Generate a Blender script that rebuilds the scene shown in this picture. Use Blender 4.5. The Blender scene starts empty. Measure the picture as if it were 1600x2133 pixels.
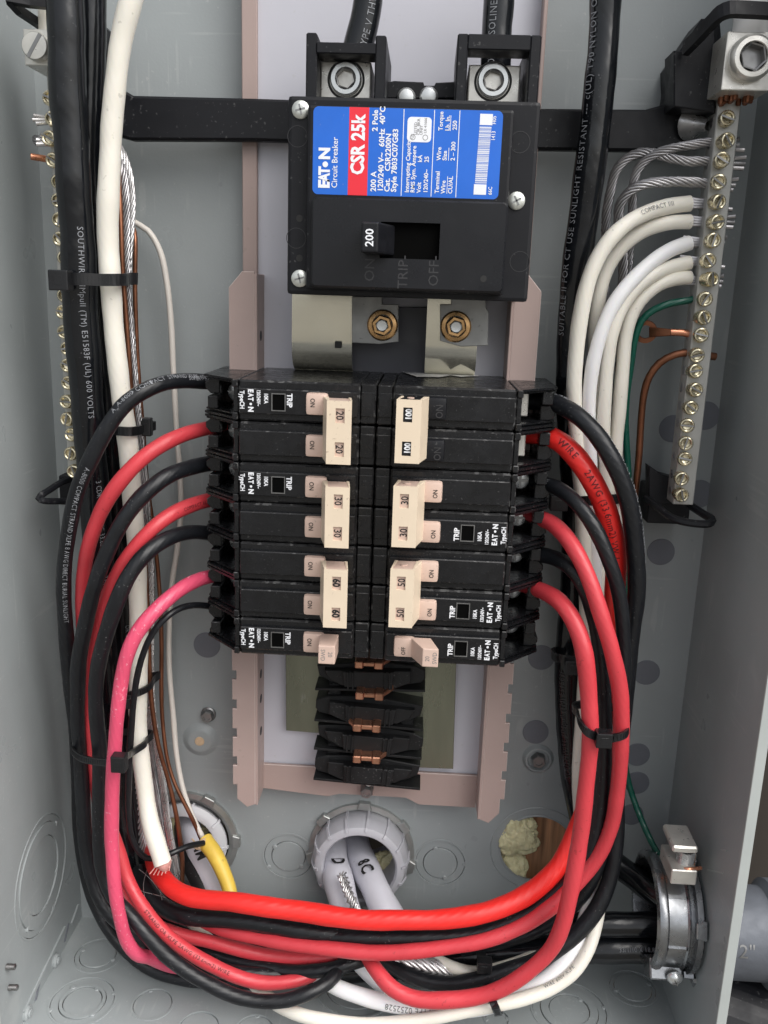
import bpy, bmesh, math, random
from mathutils import Vector, Matrix, noise
random.seed(7)
scene = bpy.context.scene
COL = scene.collection
# ------------------------------------------------------------------ camera
CAM = Vector((0.204972, -0.481224, 0.395139)); YAW, PITCH, ROLL, FPX = -0.0413613, -0.2423143, 0.0339488, 1849.247
_f = Vector((math.sin(YAW)*math.cos(PITCH), math.cos(YAW)*math.cos(PITCH), math.sin(PITCH)))
_r0 = Vector((math.cos(YAW), -math.sin(YAW), 0)); _u0 = _r0.cross(_f)
_r = _r0*math.cos(ROLL)+_u0*math.sin(ROLL); _u = -_r0*math.sin(ROLL)+_u0*math.cos(ROLL)
cd = bpy.data.cameras.new('camera'); cam = bpy.data.objects.new('camera', cd); COL.objects.link(cam)
cam.matrix_world = Matrix(((_r.x, _u.x, -_f.x, CAM.x), (_r.y, _u.y, -_f.y, CAM.y), (_r.z, _u.z, -_f.z, CAM.z), (0, 0, 0, 1)))
cd.sensor_fit = 'VERTICAL'; cd.sensor_height = 24; cd.lens = 24*FPX/2133
cd.clip_start = 0.01; cd.clip_end = 200
scene.camera = cam
# ------------------------------------------------------------------ sky, sun, exposure
SUN_EL, SUN_AZ = math.radians(48), math.radians(46)      # azimuth measured from straight out of the box towards +X
w = bpy.data.worlds.new("World"); scene.world = w; w.use_nodes = True
nt = w.node_tree; bg = nt.nodes['Background']
sky = nt.nodes.new('ShaderNodeTexSky'); sky.sky_type = 'NISHITA'; sky.sun_disc = False
sky.sun_elevation = SUN_EL; sky.sun_rotation = math.pi-SUN_AZ; sky.dust_density = 3.0; sky.air_density = 1.0
hs = nt.nodes.new('ShaderNodeHueSaturation'); hs.inputs['Saturation'].default_value = 0.22
nt.links.new(sky.outputs[0], hs.inputs['Color']); nt.links.new(hs.outputs[0], bg.inputs['Color'])
bg.inputs['Strength'].default_value = 0.15
sd = bpy.data.lights.new('sun', 'SUN'); sd.energy = 2.15; sd.angle = math.radians(60); sd.color = (1.0, 0.965, 0.92)
so = bpy.data.objects.new('sun', sd); COL.objects.link(so)
sdir = Vector((math.sin(SUN_AZ)*math.cos(SUN_EL), -math.cos(SUN_AZ)*math.cos(SUN_EL), math.sin(SUN_EL)))
so.rotation_euler = sdir.to_track_quat('Z', 'Y').to_euler(); so.location = (1, -2, 3)
scene.view_settings.view_transform = 'Standard'; scene.view_settings.look = 'None'
scene.view_settings.exposure = 0.27; scene.view_settings.gamma = 1.0

# ------------------------------------------------------------------ geometry helpers; all lengths in millimetres, h = height in front of the back plate
CM = CAM*1000
def ray(px, py): return _f+_r*((px-800)/FPX)+_u*((1066.5-py)/FPX)
def P(px, py, h):
    d = ray(px, py); t = (-h-CM.y)/d.y; return CM+d*t
def PF(px, py, z=0.0):
    d = ray(px, py); t = (z-CM.z)/d.z; return CM+d*t
def PX(px, py, x):
    d = ray(px, py); t = (x-CM.x)/d.x; return CM+d*t
def depth(p): return (p-CM).dot(_f)
def mmpx(p): return depth(p)/FPX
def X(px, py, h): return P(px, py, h).x
def Z(px, py, h): return P(px, py, h).z

class MB:
    def __init__(s): s.v = []; s.f = []; s.m = []; s.uv = {}
    def add(s, vs, fs, mi=0, mis=None):
        o = len(s.v); s.v += [Vector(a) for a in vs]
        for i, f in enumerate(fs): s.f.append([o+j for j in f]); s.m.append(mis[i] if mis else mi)
        return s
    def _bm(s, bm, mi, wear_faces=None, wi=None):
        bm.verts.index_update(); o = len(s.v)
        s.v += [v.co.copy() for v in bm.verts]
        for f in bm.faces:
            s.f.append([o+v.index for v in f.verts]); s.m.append(wi if (wear_faces and f in wear_faces) else mi)
        bm.free()
    def hexa(s, q0, q1, bev=0.3, mi=0, wi=None, seg=1):
        """two quads of 4 points each (bottom, top) joined to a solid"""
        bm = bmesh.new(); vs = [bm.verts.new(p) for p in list(q0)+list(q1)]
        for f in ((3, 2, 1, 0), (4, 5, 6, 7), (0, 1, 5, 4), (1, 2, 6, 5), (2, 3, 7, 6), (3, 0, 4, 7)): bm.faces.new([vs[i] for i in f])
        bmesh.ops.recalc_face_normals(bm, faces=bm.faces)
        wf = None
        if bev > 0:
            r = bmesh.ops.bevel(bm, geom=list(bm.edges), offset=bev, segments=seg, affect='EDGES', profile=0.6, clamp_overlap=True)
            wf = set(r['faces']) if wi is not None else None
        s._bm(bm, mi, wf, wi); return s
    def box(s, x0, x1, z0, z1, h0, h1, bev=0.3, mi=0, wi=None, seg=1):
        q = lambda h: [(x0, -h, z0), (x1, -h, z0), (x1, -h, z1), (x0, -h, z1)]
        return s.hexa(q(h0), q(h1), bev, mi, wi, seg)
    def prism(s, poly, h0, h1, bev=0.0, mi=0, wi=None, fn=None):
        """poly in the XZ plane, extruded from h0 to h1; fn maps (a, b, h) to a point"""
        fn = fn or (lambda a, b, h: (a, -h, b)); n = len(poly); bm = bmesh.new()
        A = [bm.verts.new(fn(a, b, h0)) for a, b in poly]; B = [bm.verts.new(fn(a, b, h1)) for a, b in poly]
        bm.faces.new(A[::-1]); top = bm.faces.new(B)
        for i in range(n): bm.faces.new((A[i], A[(i+1) % n], B[(i+1) % n], B[i]))
        bmesh.ops.recalc_face_normals(bm, faces=bm.faces); wf = None
        if bev > 0:
            r = bmesh.ops.bevel(bm, geom=list(top.edges), offset=bev, segments=1, affect='EDGES', clamp_overlap=True)
            wf = set(r['faces']) if wi is not None else None
        s._bm(bm, mi, wf, wi); return s
    def holed(s, outer, holes, h0, h1, fn=None, mi=0):
        """flat plate with holes, outer and holes are loops of (a, b)"""
        fn = fn or (lambda a, b, h: (a, -h, b)); bm = bmesh.new(); loops = [outer]+holes; es = []
        for L in loops:
            vs = [bm.verts.new((a, b, 0)) for a, b in L]
            es += [bm.edges.new((vs[i], vs[(i+1) % len(vs)])) for i in range(len(vs))]
        bmesh.ops.triangle_fill(bm, use_beauty=True, use_dissolve=False, edges=es, normal=(0, 0, 1))
        bm.verts.index_update(); co = [(v.co.x, v.co.y) for v in bm.verts]; fs = [[v.index for v in f.verts] for f in bm.faces]; bm.free()
        n = len(co); V = [fn(a, b, h1) for a, b in co]+[fn(a, b, h0) for a, b in co]
        F = [f for f in fs]+[[n+i for i in f[::-1]] for f in fs]; k = 0
        for L in loops:
            m = len(L)
            for i in range(m): F.append([k+i, k+(i+1) % m, n+k+(i+1) % m, n+k+i])
            k += m
        return s.add(V, F, mi)
    def lathe(s, O, A, prof, n=24, mi=0, jit=None, ends=(False, False)):
        """revolve profile [(r, t)] about the axis through O along A"""
        O = Vector(O); A = Vector(A).normalized(); U = A.orthogonal().normalized(); W = A.cross(U); V = []; F = []
        for (r, t) in prof:
            for k in range(n):
                a = 2*math.pi*k/n; V.append(O+A*t+(U*math.cos(a)+W*math.sin(a))*r)
        for i in range(len(prof)-1):
            for k in range(n): F.append([i*n+k, i*n+(k+1) % n, (i+1)*n+(k+1) % n, (i+1)*n+k])
        if ends[0]: F.append([k for k in range(n)][::-1])
        if ends[1]: F.append([(len(prof)-1)*n+k for k in range(n)])
        return s.add(V, F, mi)
    def disc(s, O, A, r, t0, t1, bev=0.3, n=24, mi=0):
        b = min(bev, r*.4); return s.lathe(O, A, [(r, t0), (r, t1-b), (r-b, t1)], n, mi, ends=(True, True))
    def tube(s, path, r, n=14, mi=0, caps=True, flat=1.0, rfn=None):
        """path: list of evenly sampled points"""
        fr = frames(path); V = []; F = []; uv = []; L = 0; o = len(s.v)
        for i, (p, T, N, B) in enumerate(fr):
            if i: L += (p-fr[i-1][0]).length
            rr = r if rfn is None else r*rfn(L, i/(len(fr)-1))
            for k in range(n):
                a = 2*math.pi*k/n; V.append(p+N*(math.cos(a)*rr)+B*(math.sin(a)*rr*flat)); uv.append((k/n, L))
        m = len(fr)
        for i in range(m-1):
            for k in range(n): F.append([i*n+k, i*n+(k+1) % n, (i+1)*n+(k+1) % n, (i+1)*n+k])
        if caps: F.append(list(range(n))[::-1]); F.append([(m-1)*n+k for k in range(n)])
        for j, t in enumerate(uv): s.uv[o+j] = t
        return s.add(V, F, mi)
    def sweep(s, path, wdir, wid, th, mi=0, close=False):
        """rectangular strip along a path, its width lying along wdir"""
        V = []; F = []; n = len(path)
        for i, p in enumerate(path):
            a = path[max(i-1, 0)] if not close else path[i-1]; b = path[min(i+1, n-1)] if not close else path[(i+1) % n]
            T = (b-a).normalized(); W = wdir if isinstance(wdir, Vector) else wdir(i/(n-1)); W = (W-T*W.dot(T)).normalized(); N = T.cross(W)
            for (x, y) in ((-.5, -.5), (.5, -.5), (.5, .5), (-.5, .5)): V.append(p+W*(x*wid)+N*(y*th))
        m = n if close else n-1
        for i in range(m):
            j = (i+1) % n
            for k in range(4): F.append([i*4+k, i*4+(k+1) % 4, j*4+(k+1) % 4, j*4+k])
        if not close: F.append([3, 2, 1, 0]); F.append([(n-1)*4+k for k in range(4)])
        return s.add(V, F, mi)
    def text(s, body, size, O, XD, YD, mi=0, bold=0.0, sx=1.0, align='LEFT', track=1.0, fn=None):
        vs, fs = glyphs(body, bold, align, track); O = Vector(O); XD = Vector(XD); YD = Vector(YD)
        if fn: return s.add([fn(x*size*sx, y*size) for x, y in vs], fs, mi)
        return s.add([O+XD*(x*size*sx)+YD*(y*size) for x, y in vs], fs, mi)

_G = {}
def glyphs(body, bold, align, track):
    k = (body, bold, align, track)
    if k not in _G:
        c = bpy.data.curves.new('t', 'FONT'); c.body = body; c.size = 1; c.resolution_u = 2; c.offset = bold; c.align_x = align; c.space_character = track
        o = bpy.data.objects.new('t', c); m = o.to_mesh(); _G[k] = ([(v.co.x, v.co.y) for v in m.vertices], [list(p.vertices) for p in m.polygons])
        o.to_mesh_clear(); bpy.data.objects.remove(o); bpy.data.curves.remove(c)
    return _G[k]

def frames(path):
    n = len(path); out = []; N = None
    for i, p in enumerate(path):
        T = (path[min(i+1, n-1)]-path[max(i-1, 0)]).normalized()
        if N is None: N = T.orthogonal().normalized()
        N = (N-T*N.dot(T)).normalized(); out.append((p, T, N, T.cross(N)))
    return out
def spline(pts, step=4.0):
    """centripetal Catmull-Rom through the points, then resampled evenly"""
    Q = [pts[0]*2-pts[1]]+list(pts)+[pts[-1]*2-pts[-2]]; out = []
    for i in range(1, len(Q)-2):
        p0, p1, p2, p3 = Q[i-1:i+3]; t = [0]
        for a, b in ((p0, p1), (p1, p2), (p2, p3)): t.append(t[-1]+max((b-a).length, 1e-4)**.5)
        for k in range(12):
            u = t[1]+(t[2]-t[1])*k/12
            A1 = p0*((t[1]-u)/(t[1]-t[0]))+p1*((u-t[0])/(t[1]-t[0])); A2 = p1*((t[2]-u)/(t[2]-t[1]))+p2*((u-t[1])/(t[2]-t[1])); A3 = p2*((t[3]-u)/(t[3]-t[2]))+p3*((u-t[2])/(t[3]-t[2]))
            B1 = A1*((t[2]-u)/(t[2]-t[0]))+A2*((u-t[0])/(t[2]-t[0])); B2 = A2*((t[3]-u)/(t[3]-t[1]))+A3*((u-t[1])/(t[3]-t[1]))
            out.append(B1*((t[2]-u)/(t[2]-t[1]))+B2*((u-t[1])/(t[2]-t[1])))
    out.append(pts[-1].copy())
    L = [0]
    for i in range(1, len(out)): L.append(L[-1]+(out[i]-out[i-1]).length)
    n = max(int(L[-1]/step), 2); res = []; j = 0
    for k in range(n+1):
        d = L[-1]*k/n
        while j < len(L)-2 and L[j+1] < d: j += 1
        a = (d-L[j])/max(L[j+1]-L[j], 1e-6); res.append(out[j].lerp(out[j+1], min(max(a, 0), 1)))
    return res

WL = {}
def link(name, mb, mats, parent=None, smooth=False, loc=None, local=False):
    """mb becomes ONE mesh object; world millimetres in, metres out"""
    mats = mats if isinstance(mats, (list, tuple)) else [mats]
    base = Vector((0, 0, 0)) if local else (WL.get(parent.name, Vector((0, 0, 0))) if parent else Vector((0, 0, 0)))
    if parent is None and loc is None and not local:
        lo = Vector([min(v[i] for v in mb.v) for i in range(3)]); hi = Vector([max(v[i] for v in mb.v) for i in range(3)]); loc = (lo+hi)/2
    loc = Vector(loc) if loc is not None else Vector((0, 0, 0))
    me = bpy.data.meshes.new(name); off = base+loc
    me.from_pydata([(v-off)*.001 for v in mb.v], [], mb.f)
    for m in mats: me.materials.append(m)
    me.polygons.foreach_set('material_index', mb.m)
    if smooth:
        me.polygons.foreach_set('use_smooth', [True]*len(mb.f))
        if smooth != 'all': me.set_sharp_from_angle(angle=math.radians(38))
    if mb.uv:
        ul = me.uv_layers.new(name='UVMap'); n = 1
        for p in me.polygons:
            us = [mb.uv.get(me.loops[i].vertex_index, (0, 0)) for i in p.loop_indices]; wrap = max(u[0] for u in us)-min(u[0] for u in us) > .6
            for i, u in zip(p.loop_indices, us): ul.data[i].uv = ((u[0]+1 if wrap and u[0] < .5 else u[0]), u[1]*.01)
    me.update(); o = bpy.data.objects.new(name, me); COL.objects.link(o)
    o.location = loc*.001; o.parent = parent; WL[o.name] = base+loc if parent else loc
    return o
def thing(name, label, cat, at, group=None, rot=None):
    o = bpy.data.objects.new(name, None); COL.objects.link(o); o.empty_display_size = .01; at = Vector(at)
    o.location = at*.001; WL[o.name] = at
    if rot: o.rotation_euler = rot
    return tag(o, label, cat, group)
def tag(o, label, cat, group=None):
    o['label'] = label; o['category'] = cat
    if group: o['group'] = group
    return o
def share(src, name, parent, at, rot=None, local=False):
    """another object on the mesh of src, placed at a world point (mm)"""
    o = bpy.data.objects.new(name, src.data); COL.objects.link(o); o.parent = parent
    o.location = (Vector(at)-(Vector((0, 0, 0)) if local else WL.get(parent.name, Vector((0, 0, 0)))))*.001
    if rot: o.rotation_euler = rot
    WL[o.name] = Vector(at); return o
def circ(cx, cz, r, n=48, a0=0): return [(cx+r*math.cos(a0+2*math.pi*k/n), cz+r*math.sin(a0+2*math.pi*k/n)) for k in range(n)]

# ------------------------------------------------------------------ materials
def mat(name, col, rough=.5, metal=0.0, spec=.5, bump=0.0, bscale=900, var=0.0, vscale=25, dust=0.0, dcol=(.45, .45, .44), coat=0.0, dscale=1500, wave=0.0, dthr=.66, aniso=None, clamp=None, sss=0.0, scratch=0.0):
    m = bpy.data.materials.new(name); m.use_nodes = True; n = m.node_tree; b = n.nodes['Principled BSDF']; L = n.links.new
    b.inputs['Roughness'].default_value = rough; b.inputs['Metallic'].default_value = metal; b.inputs['Specular IOR Level'].default_value = spec; b.inputs['Coat Weight'].default_value = coat
    tc = n.nodes.new('ShaderNodeNewGeometry'); pos = tc.outputs['Position']
    if aniso:
        mp = n.nodes.new('ShaderNodeMapping'); mp.inputs['Scale'].default_value = aniso; L(pos, mp.inputs[0]); pos = mp.outputs[0]
    src = None
    def nz(sc, det=3, ro=.55, p=None):
        t = n.nodes.new('ShaderNodeTexNoise'); t.inputs['Scale'].default_value = sc; t.inputs['Detail'].default_value = det; t.inputs['Roughness'].default_value = ro; L(p or pos, t.inputs['Vector']); return t.outputs['Fac']
    rgb = n.nodes.new('ShaderNodeRGB'); rgb.outputs[0].default_value = (*col, 1); src = rgb.outputs[0]
    if var > 0:
        mr = n.nodes.new('ShaderNodeMapRange'); L(nz(vscale, 4), mr.inputs[0]); mr.inputs[1].default_value = .3; mr.inputs[2].default_value = .7; mr.inputs[3].default_value = 1-var; mr.inputs[4].default_value = 1+var
        mx = n.nodes.new('ShaderNodeVectorMath'); mx.operation = 'SCALE'; L(src, mx.inputs[0]); L(mr.outputs[0], mx.inputs['Scale']); src = mx.outputs[0]
        rr = n.nodes.new('ShaderNodeMapRange'); L(nz(vscale*2.3, 3), rr.inputs[0]); rr.inputs[1].default_value = .3; rr.inputs[2].default_value = .7; rr.inputs[3].default_value = max(rough-.08, .03); rr.inputs[4].default_value = min(rough+.1, 1); L(rr.outputs[0], b.inputs['Roughness'])
    if dust > 0:
        a = nz(dscale, 2); c = nz(dscale*.07, 3); mu = n.nodes.new('ShaderNodeMath'); mu.operation = 'MULTIPLY_ADD'; L(c, mu.inputs[0]); mu.inputs[1].default_value = .35; L(a, mu.inputs[2])
        r2 = n.nodes.new('ShaderNodeMapRange'); L(mu.outputs[0], r2.inputs[0]); r2.inputs[1].default_value = dthr+.17; r2.inputs[2].default_value = dthr+.23; r2.inputs[4].default_value = dust
        mx = n.nodes.new('ShaderNodeMix'); mx.data_type = 'RGBA'; L(r2.outputs[0], mx.inputs[0]); L(src, mx.inputs[6]); mx.inputs[7].default_value = (*dcol, 1); src = mx.outputs[2]
    if scratch > 0:
        acc = None
        for i, (sc3, rot) in enumerate((((9, 9, 420), (.3, .2, .5)), ((380, 380, 7), (.2, .35, -.4)), ((260, 8, 12), (.1, .7, .9)))):
            mp = n.nodes.new('ShaderNodeMapping'); mp.inputs['Scale'].default_value = sc3; mp.inputs['Rotation'].default_value = rot; L(tc.outputs['Position'], mp.inputs[0])
            t = nz(1.0, 2, .5, mp.outputs[0]); msk = nz(22+7*i, 2)
            mu = n.nodes.new('ShaderNodeMath'); mu.operation = 'MULTIPLY'; L(t, mu.inputs[0]); L(msk, mu.inputs[1])
            r3 = n.nodes.new('ShaderNodeMapRange'); L(mu.outputs[0], r3.inputs[0]); r3.inputs[1].default_value = .375; r3.inputs[2].default_value = .43; r3.inputs[4].default_value = scratch
            if acc is None: acc = r3.outputs[0]
            else: ad = n.nodes.new('ShaderNodeMath'); ad.operation = 'MAXIMUM'; L(acc, ad.inputs[0]); L(r3.outputs[0], ad.inputs[1]); acc = ad.outputs[0]
        mx = n.nodes.new('ShaderNodeMix'); mx.data_type = 'RGBA'; L(acc, mx.inputs[0]); L(src, mx.inputs[6]); mx.inputs[7].default_value = (.48, .5, .49, 1); src = mx.outputs[2]
    L(src, b.inputs['Base Color'])
    if bump > 0 or wave > 0:
        bp = n.nodes.new('ShaderNodeBump'); bp.inputs['Distance'].default_value = .001; bp.inputs['Strength'].default_value = 1
        hh = n.nodes.new('ShaderNodeMath'); hh.operation = 'MULTIPLY'; L(nz(bscale, 3), hh.inputs[0]); hh.inputs[1].default_value = bump; h = hh.outputs[0]
        if wave > 0:
            uv = n.nodes.new('ShaderNodeUVMap'); sp = n.nodes.new('ShaderNodeSeparateXYZ'); L(uv.outputs[0], sp.inputs[0])
            m1 = n.nodes.new('ShaderNodeMath'); m1.operation = 'MULTIPLY_ADD'; L(sp.outputs[1], m1.inputs[0]); m1.inputs[1].default_value = 1.6; L(sp.outputs[0], m1.inputs[2])
            m2 = n.nodes.new('ShaderNodeMath'); m2.operation = 'MULTIPLY'; L(m1.outputs[0], m2.inputs[0]); m2.inputs[1].default_value = 2*math.pi*9
            m3 = n.nodes.new('ShaderNodeMath'); m3.operation = 'SINE'; L(m2.outputs[0], m3.inputs[0])
            m4 = n.nodes.new('ShaderNodeMath'); m4.operation = 'MULTIPLY'; L(m3.outputs[0], m4.inputs[0]); L(nz(40, 2), m4.inputs[1])
            m5 = n.nodes.new('ShaderNodeMath'); m5.operation = 'MULTIPLY_ADD'; L(m4.outputs[0], m5.inputs[0]); m5.inputs[1].default_value = wave*.28; L(h, m5.inputs[2]); h = m5.outputs[0]
        L(h, bp.inputs['Height']); L(bp.outputs[0], b.inputs['Normal'])
    if sss: b.inputs['Subsurface Weight'].default_value = sss; b.inputs['Subsurface Radius'].default_value = (.003, .002, .001)
    return m
M = dict(
 enamel=mat('grey_enamel', (.325, .352, .358), .34, bump=.06, bscale=700, var=.06, vscale=14, dust=.3, dscale=420, dthr=.69, dcol=(.55, .55, .53), scratch=.28),
 enamel_edge=mat('grey_enamel_edge', (.42, .45, .44), .4, var=.05),
 spot=mat('darker_grey_paint', (.165, .175, .20), .45, var=.06, vscale=60, bump=.03),
 sheet=mat('pale_lavender_paint', (.53, .53, .585), .42, var=.03, bump=.02, dust=.3, dscale=300, dthr=.72),
 darksheet=mat('dark_grey_sheet', (.055, .057, .072), .42, var=.1),
 rail=mat('dusty_pink_paint', (.40, .305, .28), .45, var=.05, bump=.03, dust=.35, dscale=350, dthr=.7, dcol=(.3, .25, .22)),
 rail_edge=mat('worn_pink_paint', (.6, .5, .47), .5, var=.1),
 black=mat('black_phenolic', (.008, .0085, .010), .26, spec=.45, var=.25, vscale=90, bump=.02, bscale=1400, dust=.35, dscale=1100, dthr=.70, dcol=(.2, .2, .2)),
 worn=mat('worn_black_edge', (.014, .014, .015), .34, var=.4, vscale=260, dust=.5, dscale=300, dthr=.59, dcol=(.15, .15, .15)),
 satin=mat('satin_black_plastic', (.008, .0085, .011), .45, spec=.28, var=.12, vscale=60, bump=.02, dust=.25, dscale=500, dthr=.68, dcol=(.2, .2, .2)),
 gloss=mat('gloss_black_jacket', (.006, .007, .009), .16, spec=.5, var=.2, vscale=50, bump=.06, bscale=120, wave=.06, dust=.3, dscale=900, dthr=.72, dcol=(.22, .22, .22)),
 rubber=mat('black_insulation', (.009, .010, .0125), .36, spec=.4, var=.25, vscale=70, bump=.07, bscale=160, wave=.16, dust=.4, dscale=900, dthr=.70, dcol=(.22, .22, .22)),
 cream=mat('cream_plastic', (.74, .62, .475), .42, var=.03, vscale=80, bump=.02, dust=.5, dscale=500, dthr=.70, dcol=(.35, .27, .2)),
 pinkish=mat('pinkish_beige_plastic', (.62, .46, .385), .42, var=.04, vscale=80, bump=.02, dust=.5, dscale=500, dthr=.68, dcol=(.3, .22, .18)),
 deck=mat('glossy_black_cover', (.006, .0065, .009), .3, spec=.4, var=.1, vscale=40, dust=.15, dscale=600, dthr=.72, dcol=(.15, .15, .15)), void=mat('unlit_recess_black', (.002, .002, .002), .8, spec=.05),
 nutz=mat('dull_zinc_locknut', (.42, .43, .42), .36, .7, var=.12, vscale=50),
 stab=mat('tarnished_copper', (.56, .28, .18), .32, .9, var=.25, vscale=120),
 ink=mat('black_ink', (.012, .012, .012), .6), inkgrey=mat('grey_ink', (.20, .2, .2), .6), engrave=mat('engraved_grey', (.028, .028, .031), .5),
 white=mat('white_print', (.82, .84, .88), .55), redink=mat('dark_red_ink', (.10, .006, .008), .6), fade=mat('faded_white_print', (.24, .25, .27), .6),
 blue=mat('blue_label', (.012, .135, .62), .38, var=.05, vscale=60, dust=.2, dscale=400, dthr=.74), redlab=mat('red_label', (.78, .025, .045), .38, var=.03),
 red=mat('red_insulation', (.58, .048, .062), .38, var=.08, vscale=40, bump=.06, bscale=170, wave=.10, dust=.4, dscale=420, dthr=.70, dcol=(.2, .02, .02)),
 bright=mat('bright_red_insulation', (.80, .026, .022), .36, var=.05, vscale=40, bump=.06, bscale=120, wave=.22),
 pink=mat('pink_insulation', (.66, .075, .150), .34, var=.06, vscale=60, bump=.05, bscale=200, wave=.22, dust=.4, dscale=600, dthr=.67, dcol=(.8, .5, .55)),
 whitew=mat('white_insulation', (.80, .77, .69), .42, var=.05, vscale=30, bump=.06, bscale=120, wave=.08, dust=.35, dscale=300, dthr=.71, dcol=(.3, .28, .22), sss=.1),
 whitec=mat('clean_white_insulation', (.84, .84, .85), .4, var=.03, vscale=30, bump=.05, bscale=120, sss=.1),
 thinw=mat('offwhite_thin_insulation', (.66, .62, .57), .45, var=.05, bump=.05, bscale=200),
 jacket=mat('pale_cable_jacket', (.62, .62, .68), .38, var=.06, vscale=40, bump=.25, bscale=60, dust=.3, dscale=250, dthr=.7, dcol=(.2, .2, .2)),
 green=mat('green_insulation', (.004, .085, .058), .32, var=.1, bump=.1, bscale=200, wave=.25),
 yellow=mat('yellow_jacket', (.72, .50, .075), .42, var=.14, vscale=60, bump=.12, bscale=90, dust=.5, dscale=180, dthr=.66, dcol=(.2, .14, .05)),
 copper=mat('copper', (.75, .33, .20), .3, .85, var=.2, vscale=120), oldcopper=mat('dull_copper', (.27, .115, .065), .4, .85, var=.25, vscale=90),
 alu=mat('bare_aluminium', (.70, .69, .69), .3, .8, var=.25, vscale=140), dkalu=mat('dull_aluminium', (.44, .43, .44), .33, .85, var=.3, vscale=90),
 lug=mat('satin_aluminium', (.70, .685, .64), .34, .65, var=.12, vscale=120, bump=.05, bscale=1500), barm=mat('neutral_bar_aluminium', (.50, .50, .48), .45, .4, var=.08, vscale=60),
 brass=mat('yellow_zinc', (.74, .67, .48), .24, .85, var=.25, vscale=300), goldbolt=mat('rainbow_zinc', (.58, .36, .17), .28, 1.0, var=.35, vscale=200),
 zinc=mat('bright_zinc', (.70, .72, .72), .28, .75, var=.08, vscale=60), steel=mat('grey_steel', (.30, .30, .30), .4, .9, var=.15, vscale=90),
 screw=mat('screw_zinc', (.68, .70, .66), .38, .8, var=.15, vscale=300),
 tin=mat('tinned_bus', (.82, .79, .66), .17, .8, var=.08, vscale=30), olive=mat('dull_tinned_bus', (.25, .26, .20), .3, .75, var=.18, vscale=40, aniso=(1, 1, .2), dust=.3, dscale=300, dthr=.7),
 busgrey=mat('grey_cast_tab', (.33, .335, .33), .5, .5, var=.18, vscale=70, dust=.5, dscale=240, dthr=.66, dcol=(.08, .08, .08)),
 insul=mat('matt_black_insulator', (.011, .0115, .0125), .5, spec=.3, var=.25, vscale=60, dust=.4, dscale=900, dthr=.68, dcol=(.2, .2, .2)),
 cast=mat('dark_cast_zinc', (.33, .34, .355), .27, .95, var=.25, vscale=60, bump=.06, bscale=400),
 pvc=mat('grey_pvc', (.44, .44, .475), .4, var=.04, bump=.04, bscale=500), bush=mat('pale_bushing', (.58, .585, .61), .35, var=.05, bump=.05, bscale=200),
 tie=mat('cable_tie_nylon', (.010, .0105, .012), .3, var=.1),
 foam=mat('spray_foam', (.80, .75, .46), .55, var=.12, vscale=120, bump=1.2, bscale=420, sss=.1), frayed=mat('frayed_tan', (.55, .40, .26), .7, var=.2, vscale=200),
 tape=mat('white_tape', (.74, .74, .73), .45, var=.04, bump=.05, bscale=150), clear=mat('pinkish_translucent_film', (.60, .30, .27), .3, var=.2, vscale=300),
)
# ================================================================== SETTING
W, HT, DEP = 362.0, 900.0, 108.0
YV = lambda h: -h
g = MB(); g.add([(-30000, 200, -900), (30000, 200, -900), (30000, -40000, -900), (-30000, -40000, -900)], [[0, 1, 2, 3][::-1]])  # ground plane out of view, added to bounce light up at the box
o = link('ground', g, mat('ground_gravel', (.20, .19, .17), .9, var=.3, vscale=3), loc=(0, 0, -900)); o['kind'] = 'structure'
g = MB(); g.box(-3000, 3600, -900, 2400, -70, -62, 0)
o = link('wall', g, mat('brown_wall_boards', (.030, .024, .019), .75, var=.35, vscale=18, bump=.3, bscale=90, aniso=(1, 1, .12))); o['kind'] = 'structure'

# ================================================================== ENCLOSURE
enc = thing('electrical_enclosure', 'grey enamelled steel breaker panel box, open at the front, holding all the wiring', 'electrical box', (W/2, 0, 0))
EM = M['enamel']
holeR = P(1118, 1768, 0); holeC = (177.8, 60.5); holeL = P(385, 1745, 0)
kL = P(601, 1784, 0); kR = P(917, 1798, 0)
# back plate with punched openings and knockouts
b = MB(); out = [(-1.2, -1.2), (W+1.2, -1.2), (W+1.2, HT), (-1.2, HT)]
b.holed(out, [circ(holeR.x, holeR.z, 22), circ(holeC[0], holeC[1], 26), circ(holeL.x, holeL.z, 29), circ(kL.x, kL.z, 15.2), circ(kR.x, kR.z, 15.2)], -1.2, 0)
link('back_plate', b, EM, enc)
def knock(c, radii, fn, nm='knockout', tabs=2, a0=.6):
    """concentric punched rings, one disc in the middle; gaps between them are real"""
    radii = sorted(radii, reverse=True)
    k = MB(); k.holed(circ(c[0], c[1], radii[0]+1.3), [circ(c[0], c[1], radii[0]+.1)], -.2, .3, fn); link('knockout_light_bead', k, EM, enc)  # raised bead added round the outer ring so its edge catches light
    for i, r in enumerate(radii):
        k = MB(); rr = r-.32; inner = radii[i+1]+.1 if i+1 < len(radii) else None; up = .35 if i % 2 else -.35
        if inner: k.holed(circ(c[0], c[1], rr), [circ(c[0], c[1], inner)], -1.2+up, up, fn)
        else: k.prism(circ(c[0], c[1], rr), -1.2+up, up, .2, fn=fn)
        for j in range(tabs):
            a = a0+math.pi*j+i*1.9; x, z = c[0]+(rr+.1)*math.cos(a), c[1]+(rr+.1)*math.sin(a)
            k.prism(circ(x, z, 1.5, 10), -1.0, up+.4, .35, fn=fn)
        link(nm, k, EM, enc)
knock((kL.x, kL.z), (15.2, 10.6), None); knock((kR.x, kR.z), (15.2, 10.6), None, a0=0)
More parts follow.
